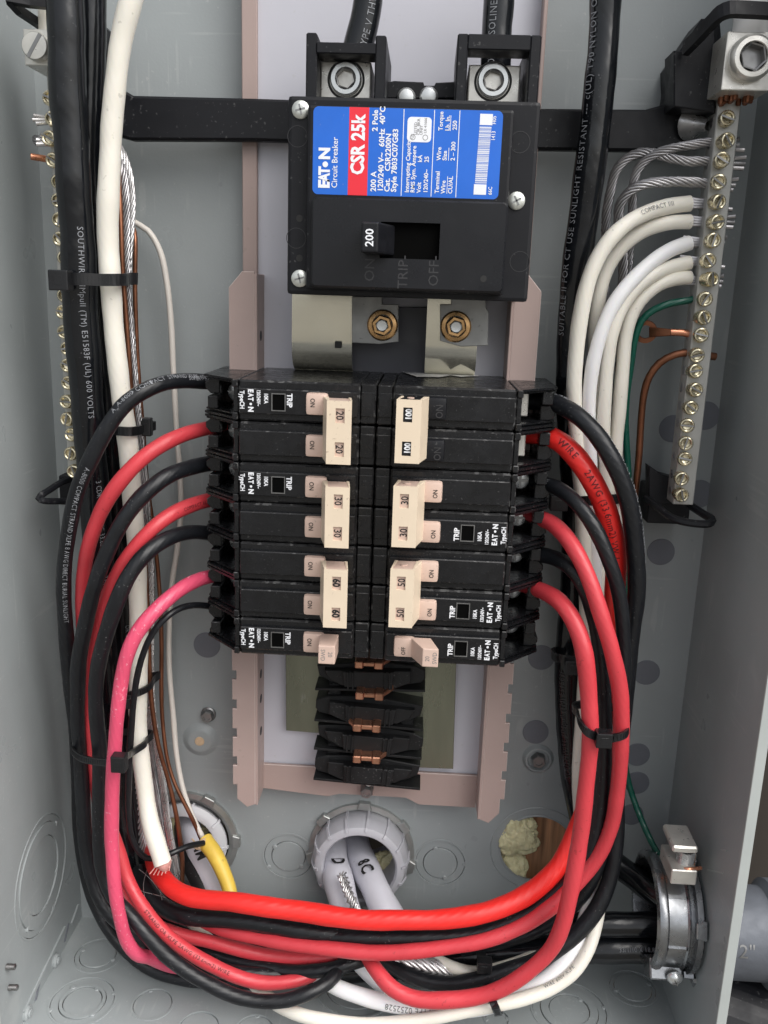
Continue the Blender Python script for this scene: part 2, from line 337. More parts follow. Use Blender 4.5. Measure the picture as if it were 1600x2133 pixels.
# bottom plate
FB = lambda a, c, h: (a, c, h)       # a = x, c = y, h = up from floor
floor_k = [((204, 1989), (13.6, 10.8)), ((172, 2085), (17.6, 13.0, 10.8)), ((318, 2091), (10.9,)), ((414, 2140), (10.9,)), ((530, 2146), (10.4,)), ((745, 2050), (24, 19, 14)), ((1186, 2103), (21, 16.5, 11.6)), ((1318, 2057), (13.4, 11.0)), ((1035, 2122), (6.5,)), ((345, 2012), (9,))]
holes = []; cs = []
for (c, rs) in floor_k:
    p = PF(*c); cs.append((p.x, p.y)); holes.append(circ(p.x, p.y, rs[0], 40))
b = MB(); b.holed([(0, 1.0), (W, 1.0), (W, -DEP), (0, -DEP)], holes, -1.2, 0, fn=FB); link('bottom_plate', b, EM, enc)
b = MB(); b.box(-1.2, W+1.2, HT-2, HT, 0, DEP, 0); link('top_plate', b, EM, enc)
for (c, (q, rs)) in zip(cs, floor_k): knock(c, rs, FB, a0=random.uniform(0, 3))
# black void under the floor knockouts is the wall side of a shallow tray
# side walls
lk = PX(88, 1822, 0); SL = lambda a, c, h: (h, a, c)
b = MB(); b.holed([(1, 0), (1, HT), (-DEP, HT), (-DEP, 0)], [circ(lk.y, lk.z, 33, 56)], -1.2, 0, fn=SL); link('side_wall', b, EM, enc)
knock((lk.y, lk.z), (33, 29, 21.5), SL, a0=-1.2)
b = MB(); b.box(W, W+1.2, -1.2, HT, -1.2, DEP, 0); link('side_wall', b, EM, enc)
b = MB(); b.box(W-.3, W+4.5, -1.2, HT, DEP+.2, DEP+1.5, .2); link('rim', b, M['enamel_edge'], enc)
b = MB(); b.box(-4.5, .3, -1.2, HT, DEP+.2, DEP+1.5, .2); link('rim', b, M['enamel_edge'], enc)
# floor / wall seam tabs at left, slot embossings
b = MB()
for (a, c) in (((48, 2110), (134, 1932)), ((148, 1925), (162, 1885))):
    p, q = PX(*a, 0), PX(*c, 0); b.sweep([p+Vector((.5, 0, 0)), q+Vector((.5, 0, 0))], Vector((0, .6, 1)), 2.2, 1.0)
link('seam_flange', b, EM, enc)
for c in ((54, 2110), (114, 2000)):
    p = PX(*c, 0); b = MB(); b.disc(p, (1, 0, 0), 4.2, 0, 2.2, .9); b.disc(p, (1, 0, 0), 2.2, 2.2, 3.0, .3); link('rivet', b, EM, enc, smooth=True)
for c in ((78, 2062), (138, 1942)):
    p = PX(*c, 0); b = MB(); b.prism([(p.y+x*4.2+z*1.5, p.z+z*4+x*2.2) for x, z in ((-1, -.3), (-.2, -1), (1, .2), (.3, .9))], .1, .5, .1, fn=SL); link('slot', b, M['spot'], enc)
# small screws through the left wall
for c in ((13, 2014), (18, 2057)):
    p = PX(*c, 0); b = MB(); prof = []
    for k in range(7): prof += [(1.35, k*.7), (1.7, k*.7+.35)]
    b.lathe(p, (1, .05, .03), prof+[(1.1, 5.0)], 16, ends=(0, 1)); link('screw_tip', b, M['steel'], enc, smooth=True)
# round touch-up discs and mounting dimples on the back plate
for (c, r) in (((1347, 1401), 7.6), ((1328, 1572), 7.3), ((1327, 1631), 7.3), ((1316, 1697), 7), ((1377, 1150), 7.6), ((1128, 1370), 7.6), ((1116, 1525), 7.6), ((1402, 893), 7.4), ((1470, 866), 7.6), ((1457, 1029), 7.8), ((431, 1344), 7.9)):
    p = P(*c, .3); b = MB(); b.disc(Vector((p.x, 0, p.z)), (0, -1, 0), r, 0, .35, .15, 40); link('paint_spot', b, M['spot'], enc)
p = P(418, 1540, 0); b = MB(); b.lathe(Vector((p.x, 0, p.z)), (0, -1, 0), [(11, 0), (9.5, .5), (7.6, 2.2), (6.2, 2.5), (3.6, 2.4)], 36, ends=(0, 1)); link('dimple', b, EM, enc, smooth=True)
b = MB(); b.disc(Vector((p.x, -2.4, p.z)), (0, -1, 0), 2.9, 0, .5, .2, 18); link('dimple_hole', b, M['frayed'], enc)
def hexbolt(c, h, r, label, mt='steel', washer=0, hh=5, recess=0):
    p = P(*c, h+hh*.6); O = Vector((p.x, -h, p.z)); t = thing('hex_bolt', label, 'bolt', O)
    m = MB(); m.lathe(O, (0, -1, 0), [(r, 0), (r, hh-.7), (r*.86, hh), (r*.55, hh), (r*.5, hh-.6)], 6, ends=(0, 1)); link('bolt_head', m, M[mt], t)
    if washer: m = MB(); m.lathe(O, (0, -1, 0), [(washer, -.5), (washer, .6), (washer-.6, 1.2), (r*.9, 1.3)], 30); link('washer', m, M[mt], t, smooth=True)
    if recess: m = MB(); m.lathe(O, (0, -1, 0), [(recess+3, -.4), (recess+1, 2.4), (recess, 2.6), (recess-.8, .4), (r, .3)], 36); link('boss', m, EM, t, smooth=True)
hexbolt((432, 1492), 0, 3.9, 'small grey hex bolt on the back plate above a round dimple', recess=0, washer=4.6)
hexbolt((1122, 1585), 0, 4.4, 'grey hex bolt recessed in a round boss beside the black cable', recess=6.6)
b = MB()
for (x0, y0, x1, y1) in ((1392+110, 1770, 1514, 1772), (1474, 1812, 1506, 1819)):
    p, q = PX(x0, y0, W), PX(x1, y1, W); b.sweep([p+Vector((-.15, 0, 0)), q+Vector((-.15, 0, 0))], Vector((0, 0, 1)), .7, .3)
link('scratch', b, M['enamel_edge'], enc)

# ================================================================== INTERIOR FRAME
fr = thing('interior_frame', 'dusty pink painted steel mounting frame with notched side rails and a pale back sheet', 'mounting frame', (183, -15, 250))
pl = P(540, 300, 12).x; pr = P(1098, 300, 12).x
b = MB(); b.box(pl-6, pr+3.5, P(700, 1600, 12).z, 640, 10.5, 12, .3); link('back_sheet', b, M['sheet'], fr)
b = MB(); b.box(pl-8, pl-.5, 396, 640, 8, 15, .4); link('sheet_fold', b, M['rail'], fr)
b = MB(); b.box(pr+2.5, pr+4.5, 390, 640, 4, 22, .4); link('sheet_fold', b, M['rail'], fr)
zr0, zr1 = 118.0, 396.0
def railpoly(x_out, x_in, s, ztip, ztop, zb0):
    """s=-1 outer edge lies to the left"""
    o = []; z = 208; n = 0
    o += [(x_in, ztop+6), (x_in+s*6, ztop+6), (x_out, ztop-2), (x_out, z)]
    while z > zb0:
        o += [(x_out-s*2.4, z), (x_out-s*2.4, z-5.5), (x_out, z-5.5), (x_out, z-17.5)]; z -= 17.5
    o += [(x_out-s*2.4, z), (x_out-s*2.4, z-9), (x_out-s*8, ztip), (x_in, ztip+2)]
    return o
b = MB(); b.prism(railpoly(105.6, 118.4, -1, 106.5, 397, 136), 30.5, 32, .25, wi=1); link('side_rail', b, [M['rail'], M['rail_edge']], fr)
b = MB(); b.box(118.4, 119.8, 108, 402, 11, 32, .3); link('rail_web', b, M['rail'], fr)
b = MB(); b.prism(railpoly(259.6, 246.6, 1, 105, 400, 134), 30.5, 32, .25, wi=1); link('side_rail', b, [M['rail'], M['rail_edge']], fr)
b = MB(); b.box(245.2, 246.6, 107, 404, 11, 32, .3); link('rail_web', b, M['rail'], fr)
for c in ((541, 1410), (541, 1462), (541, 1530), (541, 700)):
    p = PX(c[0], c[1], 119.9); b = MB(); b.disc((119.8, -22, p.z), (1, 0, 0), 2.6, 0, .15, .05, 20); link('rail_hole', b, M['ink'], fr)
zt, zb = P(700, 1598, 14).z, P(700, 1655, 14).z
b = MB(); b.prism([(119.8, zt), (245.2, zt), (245.2, zb-3), (212, zb-3), (204, zb+1), (165, zb+1), (158, zb-1), (119.8, zb+2)], 13, 15, .3, wi=1); link('cross_rail', b, [M['rail'], M['rail_edge']], fr)
hexbolt((764, 1648), 15, 3.7, 'grey hex bolt standing proud of the pink cross rail under the lowest insulator', hh=7, washer=3.9)
b = MB(); s = P(768, 1632, 20); b.lathe(Vector((s.x, -15, s.z)), (0, -1, 0), [(2.6, 0), (2.9, 1), (2.6, 2), (2.9, 3), (2.6, 4), (2.0, 5)], 14, ends=(0, 1)); link('thread_end', b, M['zinc'], fr, smooth=True)

# ================================================================== BUS ASSEMBLY
bus = thing('bus_assembly', 'tinned bus bars with copper stabs and matt black insulators between the pink rails', 'bus bar', (183, -20, 250))
def pp(l, h): return [(P(x, y, h).x, P(x, y, h).z) for x, y in l]
b = MB(); b.prism(pp([(700, 640), (930, 640), (908, 735), (885, 768), (880, 1380), (700, 1380)], 14), 12.5, 14.5, .3); link('dark_sheet', b, M['darksheet'], bus)  # flat dark grey plate between the upper bus plates and behind the breakers
# upper bus plates with their rolled bend
def bent(x0, x1, ztop, zk, name, h0=30):
    prof = [(ztop, h0), (zk, h0), (zk-2, h0-.4)]
    for k in range(1, 9): a = k/8*math.pi/2.1; prof.append((zk-2-13*math.sin(a), h0-.4-13*(1-math.cos(a))))
    prof.append((prof[-1][0]-8, 16)); V = []; F = []
    for x in (x0, x1):
        for (z, h) in prof: V.append((x, -h, z))
        for (z, h) in prof: V.append((x, -h+2.2, z))
    n = len(prof)
    for i in range(n-1): F += [[i, i+1, 2*n+i+1, 2*n+i], [n+i, 3*n+i, 3*n+i+1, n+i+1], [i, n+i, n+i+1, i+1], [2*n+i, 2*n+i+1, 3*n+i+1, 3*n+i]]
    F += [[0, 2*n, 3*n, n], [n-1, 2*n-1, 4*n-1, 3*n-1]]
    m = MB(); m.add(V, F); return link(name, m, M['tin'], bus, smooth=True)
bent(X(608, 680, 30), X(734, 680, 30), Z(670, 612, 30), Z(670, 712, 30), 'bus_plate')
bent(X(886, 735, 30), X(993, 735, 30), Z(950, 612, 30), Z(940, 722, 30), 'bus_plate')
b = MB(); q = P(705, 718, 30); b.box(q.x-1.7, q.x+1.7, q.z-1.6, q.z+1.6, 30, 31.6, .2); link('peg', b, M['ink'], bus)
for (l, c) in (([(733, 618), (796, 618), (796, 634), (830, 634), (830, 712), (790, 717), (733, 714)], (796, 678)), ([(917, 634), (940, 634), (940, 622), (1012, 622), (1012, 640), (1018, 650), (1016, 720), (960, 722), (917, 710)], (950, 681))):
    b = MB(); b.prism(pp(l, 33), 30.2, 33, .3, wi=0); link('bus_tab', b, M['busgrey'], bus)
    p = P(*c, 38); O = Vector((p.x, -33, p.z)); m = MB(); m.lathe(O, (0, -1, 0), [(7.6, 0), (7.6, .8), (6.9, 1.6), (5.2, 1.9)], 36); nutm = link('nut_flange', m, M['goldbolt'], bus, smooth=True)
    m = MB(); m.lathe(O, (0, -1, 0), [(5.3, 1.7), (5.3, 5.6), (4.7, 6.2), (3.4, 6.2), (3.1, 5.4)], 6); link('hex_nut', m, M['goldbolt'], nutm)
    m = MB(); m.lathe(O, (0, -1, 0), [(2.9, 4), (2.9, 6.6), (2.4, 7.1), (1.2, 7.0)], 20, ends=(0, 1)); link('stud', m, M['zinc'], nutm, smooth=True)
# lower bus plates
b = MB(); b.prism(pp([(595, 1330), (760, 1330), (760, 1530), (660, 1527), (596, 1522)], 18), 16, 18, .25, wi=0); link('lower_bus_plate', b, M['olive'], bus)
b = MB(); b.prism(pp([(820, 1330), (952, 1330), (944, 1602), (820, 1597)], 18), 16, 18, .25); link('lower_bus_plate', b, M['olive'], bus)
# insulators with copper stabs
def insul(yc, sx, wid=1.0, flip=1):
    c = P(768+sx, yc, 34); f = flip; t = MB(); x = c.x; z = c.z
    q = lambda l: [(x+a*wid*f, z+d) for a, d in l]
    t.prism(q([(-26, 4), (-25, -2), (-19, -6), (-10, -8.5), (8, -9), (17, -7), (25, -5.5), (27, -3), (27, 2), (22, 4.5), (10, 6), (-8, 6)]), 18, 30, .5, wi=0)
    t.prism(q([(-22, 3), (-20, -2), (-14, -6), (12, -7.4), (20, -4), (20, 3)]), 30, 34, .4)
    t.prism(q([(-13, 4), (-12, -5), (11, -6.2), (12, 4)]), 34, 38, .4)
    for a in (-11.5, -8.8, 8.6, 11): t.box(x+a*f-.5, x+a*f+.5, z-6, z+4, 34, 39, .2)
    t.box(x-27*wid, x+27*wid, z-9.6, z-8.2, 18, 33, .2)
    t.box(x+min(17*f, 24*f), x+max(17*f, 24*f), z+3, z+15, 18, 27, .4)
    t.lathe((x+20.5*f, -27, z+9.5), (0, -1, 0), [(3.6, 0), (3.6, 1.5), (3.1, 2)], 6, ends=(0, 1))
    rt = Matrix.Rotation(math.radians((-2.2, 1.4, 2.6, -1.2)[int(yc) % 4]), 3, 'Y'); t.v = [c+rt@(v-c) for v in t.v]
    return link('insulator', t, M['insul'], bus)
for (yc, sx, f) in ((1408, 2, 1), (1482, 2, -1), (1542, 0, 1), (1606, -2, -1)): insul(yc, sx, 1.12, f)
for (xc, yc, f) in ((775, 1384, 1), (776, 1449, 1), (758, 1515, -1), (770, 1581, 1)):
    c = P(xc, yc, 44); m = MB(); x, z = c.x, c.z
    def seg(a0, a1, s0, s1, h0=30, h1=45): m.box(x+min(a0*f, a1*f), x+max(a0*f, a1*f), z-s0, z+s1, h0, h1, .55)
    seg(-9, -4.6, 2.1, 2.1, 26, 46); seg(-4.9, 1.6, 1.1, 1.5, 26, 45); seg(1.3, 5.9, 2.1, 2.1, 26, 46); 
    QS = lambda a, d0, d1, ha, hb: [(x+a*f, -ha, z+d0), (x+a*f, -ha, z+d1), (x+a*f, -hb, z+d1), (x+a*f, -hb, z+d0)]
    m.hexa(QS(5.5, -1.2, 1.4, 28, 43.5), QS(9.5, -.8, 1.8, 22, 38), .5); m.hexa(QS(9.3, -.9, 1.9, 22, 38), QS(13.5, -1.8, 2.6, 17, 27), .5)
    link('copper_stab', m, M['stab'], bus)

# ================================================================== MAIN BREAKER
x0, x1, z0, z1 = 142.9, 247.4, 393.1, 473.2
mb = thing('main_breaker', 'big two pole black main circuit breaker with blue and red rating label and 200 toggle', 'circuit breaker', ((x0+x1)/2, -50, z0))
SB = M['satin']
b = MB(); b.box(x0, x1, z0, z1, 22, 85, 1.6, seg=2)
b.box(x0+6, x1-6, z0+.3, z0+2.2, 17, 30, .3); link('housing', b, SB, mb)
b = MB(); b.box(152.0, 236.2, 395.6, 468.6, 84, 91.5, 1.3, seg=2); link('cover', b, SB, mb)
# raised toggle deck with its slot cut through
tz1 = Z(850, 415, 95); tx0, tx1 = X(648, 500, 95), X(1055, 500, 95)
sl = [X(792, 500, 95), X(916, 500, 95), Z(870, 540, 95), Z(870, 464, 95)]
def rr_(a0, a1, c0, c1, r, n=4):
    o = []
    for (cx, cz, s) in ((a1-r, c1-r, 0), (a0+r, c1-r, 1), (a0+r, c0+r, 2), (a1-r, c0+r, 3)):
        for k in range(n+1): t = math.pi/2*(s+k/n); o.append((cx+r*math.cos(t), cz+r*math.sin(t)))
    return o
b = MB(); ins = rr_(tx0+.8, tx1-.8, 397.2, tz1-.8, 1.4); outl = rr_(tx0, tx1, 396.4, tz1, 2.2); nL_ = len(ins)
b.holed(ins, [[(sl[0], sl[2]), (sl[1], sl[2]), (sl[1], sl[3]), (sl[0], sl[3])]], 91.6, 95)
b.add([(x, -91, z) for x, z in outl]+[(x, -94.3, z) for x, z in outl]+[(x, -95, z) for x, z in ins], [[j*nL_+i, j*nL_+(i+1) % nL_, (j+1)*nL_+(i+1) % nL_, (j+1)*nL_+i] for j in (0, 1) for i in range(nL_)]); link('toggle_deck', b, M['deck'], mb)
b = MB(); b.box(sl[0], sl[1], sl[2], sl[3], 91.52, 91.8, 0); link('slot_floor', b, M['void'], mb)  # near-black colour paints the shade of a deep slot onto a shallow floor
k0, k1, kz0, kz1 = X(752, 495, 111), X(788, 495, 111), Z(770, 527, 111), Z(770, 461, 111)
b = MB(); q = lambda a0, a1, c0, c1, h: [(a0, -h, c0), (a1, -h, c0), (a1, -h, c1), (a0, -h, c1)]
b.hexa(q(k0+.5, k1+6.0, kz0, kz1, 91.9), q(k0, k1, kz0+.2, kz1-.2, 111), .8, seg=2); tg = link('toggle', b, SB, mb)
b = MB(); b.text('200', 4.6, P(777, 514, 111.08), (0, 0, 1), (-1, 0, 0), bold=.018); link('lettering', b, M['white'], tg)
b = MB()
for (s, c) in (('ON', (779, 587)), ('TRIP-', (848, 602)), ('OFF-', (912, 597))): b.text(s, 6.0, P(*c, 95.1), (0, 0, 1), (-1, 0, 0), bold=-.0)
link('lettering', b, M['engrave'], mb)
b = MB()
for c in ((620, 284), (617, 496), (1083, 296), (1083, 545)): p = P(*c, 85.1); b.lathe((p.x, -85, p.z), (0, -1, 0), [(4.3, 0), (4.3, .12), (4.05, .12), (4.05, 0)], 36)
for c in ((703, 102), (789, 98)): pass
link('mould_mark', b, M['engrave'], mb)
b = MB()
for c in ((624, 455), (624, 538)): p = P(*c, 85.1); b.disc((p.x, -85, p.z), (0, -1, 0), 1.5, 0, .12, .05, 16)
p = P(1007, 581, 95.1); b.disc((p.x, -95, p.z), (0, -1, 0), 1.4, 0, .12, .05, 16)
link('small_hole', b, M['ink'], mb)
for c in ((626, 228), (624, 580), (1076, 418)):
    p = P(*c, 86); O = Vector((p.x, -85, p.z)); s = MB(); s.lathe(O, (0, -1, 0), [(3.7, 0), (3.6, .9), (2.9, 1.5), (1.4, 1.7)], 28, ends=(0, 1))
    cs_ = link('cover_screw', s, M['screw'], mb, smooth=True); r = MB(); a = random.uniform(.2, .9)
    for k in range(2):
        u = Vector((math.cos(a+k*math.pi/2), 0, math.sin(a+k*math.pi/2))); r.sweep([O+Vector((0, -1.72, 0))-u*2.1, O+Vector((0, -1.72, 0))+u*2.1], Vector((0, 1, 0)), .25, .7)
    link('cross_recess', r, M['steel'], cs_)
# label
lx0, lx1, lz0, lz1 = X(652, 310, 91.6), X(1044, 310, 91.6), Z(850, 411, 91.6)+.2, Z(850, 226, 91.6)
LB = thing; lab = MB(); rc = 2.2
def rrect(a0, a1, c0, c1, r, n=5):
    o = []
    for (cx, cz, s) in ((a1-r, c1-r, 0), (a0+r, c1-r, 1), (a0+r, c0+r, 2), (a1-r, c0+r, 3)):
        for k in range(n+1): t = math.pi/2*(s+k/n); o.append((cx+r*math.cos(t), cz+r*math.sin(t)))
    return o
lab.prism(rrect(lx0, lx1, lz0, lz1, rc), 91.5, 91.62); lab_o = link('rating_label', lab, M['blue'], mb)
def LPX(px): return lx0+(px-652)/(1044-652)*(lx1-lx0)
def LPZ(py): return lz1-(py-226)/(411-226)*(lz1-lz0)   # true at any column, the label is upright
r = MB(); r.box(LPX(727), LPX(768), lz0, lz1, 91.62, 91.68, 0); link('red_band', r, M['redlab'], lab_o)
t = MB(); HL = 91.75
def T(s, px, py, size, bold=.0, sx=1.0, m=t, mi=0): m.text(s, size, (LPX(px), -HL, LPZ(py)), (0, 0, 1), (-1, 0, 0), mi=mi, bold=bold, sx=sx)
T('E', 687, 398, 6.2, .05, 1.05); T('A', 687, 383, 6.2, .045, .72); T('T', 687, 369.5, 6.2, .045, .85); T('N', 687, 337, 6.2, .05, .98)
t.disc((LPX(678.5), -HL+.06, LPZ(347)), (0, -1, 0), 1.15, 0, .06, .01, 18)
T('Circuit Breaker', 704, 397, 3.4, .008, .92); T('CSR 25k', 759, 367, 7.6, .035, .85)
for s, px, py, z_ in (('200 A', 786, 402, 4.1), ('2 Pole', 786, 275, 4.1), ('120/240 V~', 801, 402, 4.1), ('60Hz  40°C', 801, 307, 4.1), ('Cat.   CSR2200N', 815, 402, 4.1), ('Style 7803C07G83', 829, 402, 4.1)): T(s, px, py, z_*.76, .025, 1.03)
for s, px, py in (('Interrupting Capacity', 856, 402), ('RMS Sym. Ampere', 868, 402), ('Volt', 881, 402), ('kA', 881, 337), ('120/240~', 895, 402), ('25', 895, 337)): T(s, px, py, 2.45, .02, .98)
for s, px, py in (('Terminal', 919, 402), ('Wire', 932, 402), ('CU/AL', 947, 402), ('Wire', 920, 332), ('Size', 932, 332), ('2 – 300', 949, 332), ('Torque', 921, 270), ('Lb. In.', 935, 270), ('250', 950, 268)): T(s, px, py, 2.45, .02, .98)
for s, px, py in (('66C', 1030, 402), ('1413', 1030, 288), ('H05', 1030, 254)): T(s, px, py, 2.2, .015, .85)
for px, w_ in ((840, 1.5), (903, 1.5), (955, 1.5)): t.box(LPX(px-w_/2), LPX(px+w_/2), lz0+.3, lz1-.3, 91.62, 91.7, 0)
for px, a, c in ((936, 402, 365), (936, 332, 305), (937, 270, 238)): t.box(LPX(px-.6), LPX(px+.6), LPZ(a), LPZ(c), 91.62, 91.7, 0)
t.prism(rrect(LPX(848), LPX(898), LPZ(295), LPZ(243), 1.6), 91.62, 91.7)
y = 402.; t.box(LPX(992), LPX(1018), LPZ(402), LPZ(380), 91.62, 91.7, 0); t.box(LPX(997), LPX(1023), LPZ(256), LPZ(233), 91.62, 91.7, 0)
y = 378.; rb = random.Random(3)
while y > 260: wd = rb.choice((.7, .7, 1.1, 1.9)); t.box(LPX(993.5+(380-y)*.03), LPX(1018+(380-y)*.03), LPZ(y), LPZ(y-wd), 91.62, 91.7, 0); y -= wd+rb.choice((.7, .7, 1.1, 1.5))
link('lettering', t, M['white'], lab_o)
t2 = MB()
for i, (s, a) in enumerate((('US', 288), ('LISTED', 280), ('CIR. BKR.', 280), ('UNIT', 280))): t2.text(s, 1.6, (LPX(862+i*6), -91.78, LPZ(a)), (0, 0, 1), (-1, 0, 0))
for c in ((860, 285), (886, 285)): t2.lathe((LPX(c[0]), -91.7, LPZ(c[1])), (0, -1, 0), [(1.1, 0), (1.1, .06), (.9, .06), (.9, 0)], 20)
t2.text('LR 41666', 1.5, (LPX(888), -91.78, LPZ(276)), (0, 0, 1), (-1, 0, 0))
link('approval_marks', t2, M['inkgrey'], lab_o)
# terminal housings at the top
def term(xl, xr, ear, gap):
    m = MB(); wl = 4.6; xm = 720 if ear else 1037
    zt_ = Z(xm, 88 if ear else 71, 74); zc = Z(xm, 112 if ear else 104, 74)
    m.box(xl, xl+wl, z1-2, zt_+(3.5 if ear else 0), 24, 74, .6); m.box(xr-wl, xr, z1-2, zt_+(3.0 if ear else 0), 24, 74, .6)
    m.box(xl+wl-.2, xr-wl+.2, zc, zt_-.1, 60, 74.2, .4); m.box(xl+wl-.2, xr-wl+.2, z1-2, zc-14, 24, 32, .3)
    o = link('terminal_housing', m, SB, mb); return o
A0, A1 = X(637, 150, 74), X(803, 150, 74); B0, B1 = X(950, 150, 74), X(1124, 150, 74)
term(A0, A1, 1, 0); term(B0, B1, 0, 0)
b = MB(); b.prism(pp([(800, 172), (822, 168), (882, 171), (884, 178), (905, 178), (908, 172), (948, 170), (960, 205), (790, 205)], 45), 20, 45, .5); link('terminal_base', b, SB, mb)
for c in ((846, 199), (893, 197)):
    p = P(*c, 50); m = MB(); m.lathe((p.x, -45, p.z), (0, -1, 0), [(4.3, 0), (4.2, 1.2), (3.2, 2.6), (1.2, 3)], 24, ends=(0, 1)); link('base_screw', m, M['zinc'], mb, smooth=True)
for (a0, a1, c) in ((668, 773, (721, 166)), (976, 1084, (1027, 170))):
    hL = 60; u0, u1 = X(a0, 160, hL), X(a1, 160, hL); zt_ = Z(720, 128, hL); m = MB(); m.box(u0, u1, z1-3, zt_, 30, hL, .6, seg=2)
    lo = link('terminal_lug', m, M['lug'], mb); p = P(*c, hL); O = Vector((p.x, -hL, p.z)); m = MB()
    m.lathe(O, (0, -1, 0), [(8.2, .02), (7.6, .5), (7.2, .1), (7.0, -.6)], 40); link('bore_ring', m, M['steel'], lo, smooth=True)
    m = MB(); m.lathe(O, (0, -1, 0), [(6.9, -1), (6.9, 2.2), (6.3, 3.0), (4.6, 3.0), (4.3, 2.6)], 40); sc = link('lug_screw', m, M['zinc'], lo, smooth=True)
    m = MB(); m.lathe(O, (0, -1, 0), [(4.5, 2.8), (3.9, 2.5), (3.8, -.5)], 6, ends=(0, 1)); link('hex_socket', m, M['steel'], sc)
# ================================================================== BRANCH BREAKERS
XC, ZT, PITCH_ = 183.4, 355.2, 19.05
BK = [M['black'], M['worn']]
def add_pole(t, v0, trip, hole=True):
    """one 19 mm pole in the breaker's own frame: x outwards from the bus, z up"""
    c = MB(); v = v0
    c.box(7.5, 62.8, v+.25, v+18.75, 14, 81.6, .9, wi=1)
    c.box(.35, 7.3, v+.4, v+18.5, 14, 80.2, .6, wi=1); c.box(.8, 7.0, v+4, v+15, 70, 81.0, .3, wi=1)
    c.box(63, 65.6, v+.3, v+3.6, 14, 82.4, .4, wi=1); c.box(63, 65.6, v+15.2, v+18.6, 14, 82.4, .4, wi=1); c.box(63, 65.2, v+3.6, v+15.2, 14, 81.0, .3, wi=1)
    link('case', c, BK, t, local=True)
    c = MB(); c.box(8.2, 62.2, v+3.9, v+15.3, 81, 83.8, .45, wi=1); link('face_panel', c, BK, t, local=True)
    # terminal end
    c = MB(); sp = [(65, 79.5), (70, 74.5), (83.5, 60.5), (83.5, 16), (65, 16)]; fn = lambda a, b, h: (a, -b, h)
    for (a, d) in ((.3, 1.3), (1.9, 2.6), (16.4, 17.1), (17.7, 18.7)):
        sh = 0 if a in (.3, 17.7) else -3.0
        c.prism([(q[0], q[1]+(sh if q[1] > 20 else 0)) for q in sp], v+a, v+d, .0, fn=fn)
    c.box(65, 83, v+2.5, v+16.5, 14, 26, .2)
    c.box(76.5, 81.5, v+10.4, v+16.4, 26, 63, .4, wi=1)
    c.prism([(76.5, v+2.6), (81, v+2.6), (83.6, v+4.6), (83.6, v+7), (81.0, v+9.6), (76.5, v+9.6)], 26, 59, .4, wi=1)
    link('terminal_barrier', c, BK, t, local=True)
    if hole:
        c = MB(); c.lathe((70.3, -46, v+9.6), (0, -1, 0), [(4.9, 0), (4.9, 2.4), (4.2, 3.6), (2.0, 4.2)], 24, ends=(0, 1)); s = link('terminal_screw', c, M['zinc'], t, local=True, smooth=True)
        c = MB(); c.box(66.6, 74, v+9.0, v+10.2, 50, 50.5, .05); c.box(69.7, 70.9, v+6.2, v+13.2, 49.9, 50.45, .05); link('slot', c, M['steel'], s, local=True)
    else:
        c = MB(); c.box(66.0, 70.2, v+4.5, v+15.5, 30, 62, .5); link('terminal_clamp', c, M['lug'], t, local=True)
    if trip:
        w = MB(); w.holed([(40.8, v+5.6), (47.2, v+5.6), (47.2, v+13.6), (40.8, v+13.6)], [[(41.2, v+6.0), (46.8, v+6.0), (46.8, v+13.2), (41.2, v+13.2)]], 83.7, 84.5); link('trip_window', w, [M['steel']], t, local=True)
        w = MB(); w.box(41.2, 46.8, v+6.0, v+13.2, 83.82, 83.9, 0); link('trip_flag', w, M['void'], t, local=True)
        w = MB(); U = (0, 0, 1); D = (-1, 0, 0)
        for (s, u, vv, sz, bo, sx) in (('TRIP', 40.2, v+5.6, 3.4, .035, .92), ('10KA', 50.6, v+5.7, 2.6, .03, .78), ('120/240V~', 53.9, v+4.3, 2.3, .03, .72), ('E', 57.8, v+4.2, 3.3, .05, .9), ('A', 57.8, v+6.1, 3.3, .04, .7), ('T', 57.8, v+7.9, 3.3, .04, .8), ('N', 57.8, v+12.1, 3.3, .05, .92), ('TypeCH', 61.6, v+5.0, 2.9, .03, .82)):
            w.text(s, sz, (u, -83.88, vv), U, D, bold=bo, sx=sx)
        w.disc((56.7, -83.84, v+10.9), (0, -1, 0), .58, 0, .05, .01, 12)
        link('lettering', w, M['white'], t, local=True)
def toggle_base(t, v0, txt, kind='pinkish', u0=21.5, u1=31.5, out=1):
    c = MB(); c.box(u0, u1, v0+4.6, v0+14.6, 82, 86.6, 1.6, seg=2); o = link('toggle', c, M[kind], t, local=True, smooth=True)
    w = MB(); m = M['ink'] if kind == 'pinkish' else M['engrave']
    sz = 3.0 if len(txt) == 2 else 2.7
    w.text(txt, sz if kind == 'pinkish' else 4.6, ((u0+u1)/2+1.6+(1.2 if out > 0 else -1.0)+(.6 if kind != 'pinkish' else 0), -86.75, v0+(6.9 if len(txt) == 2 else 6.0)-(0 if kind == 'pinkish' else 1.6)), (0, 0, 1), (-1, 0, 0), bold=.012, sx=.85)
    link('lettering', w, m, o, local=True); return o
QD = lambda a0, a1, c0, c1, h: [(a0, -h, c0), (a1, -h, c0), (a1, -h, c1), (a0, -h, c1)]
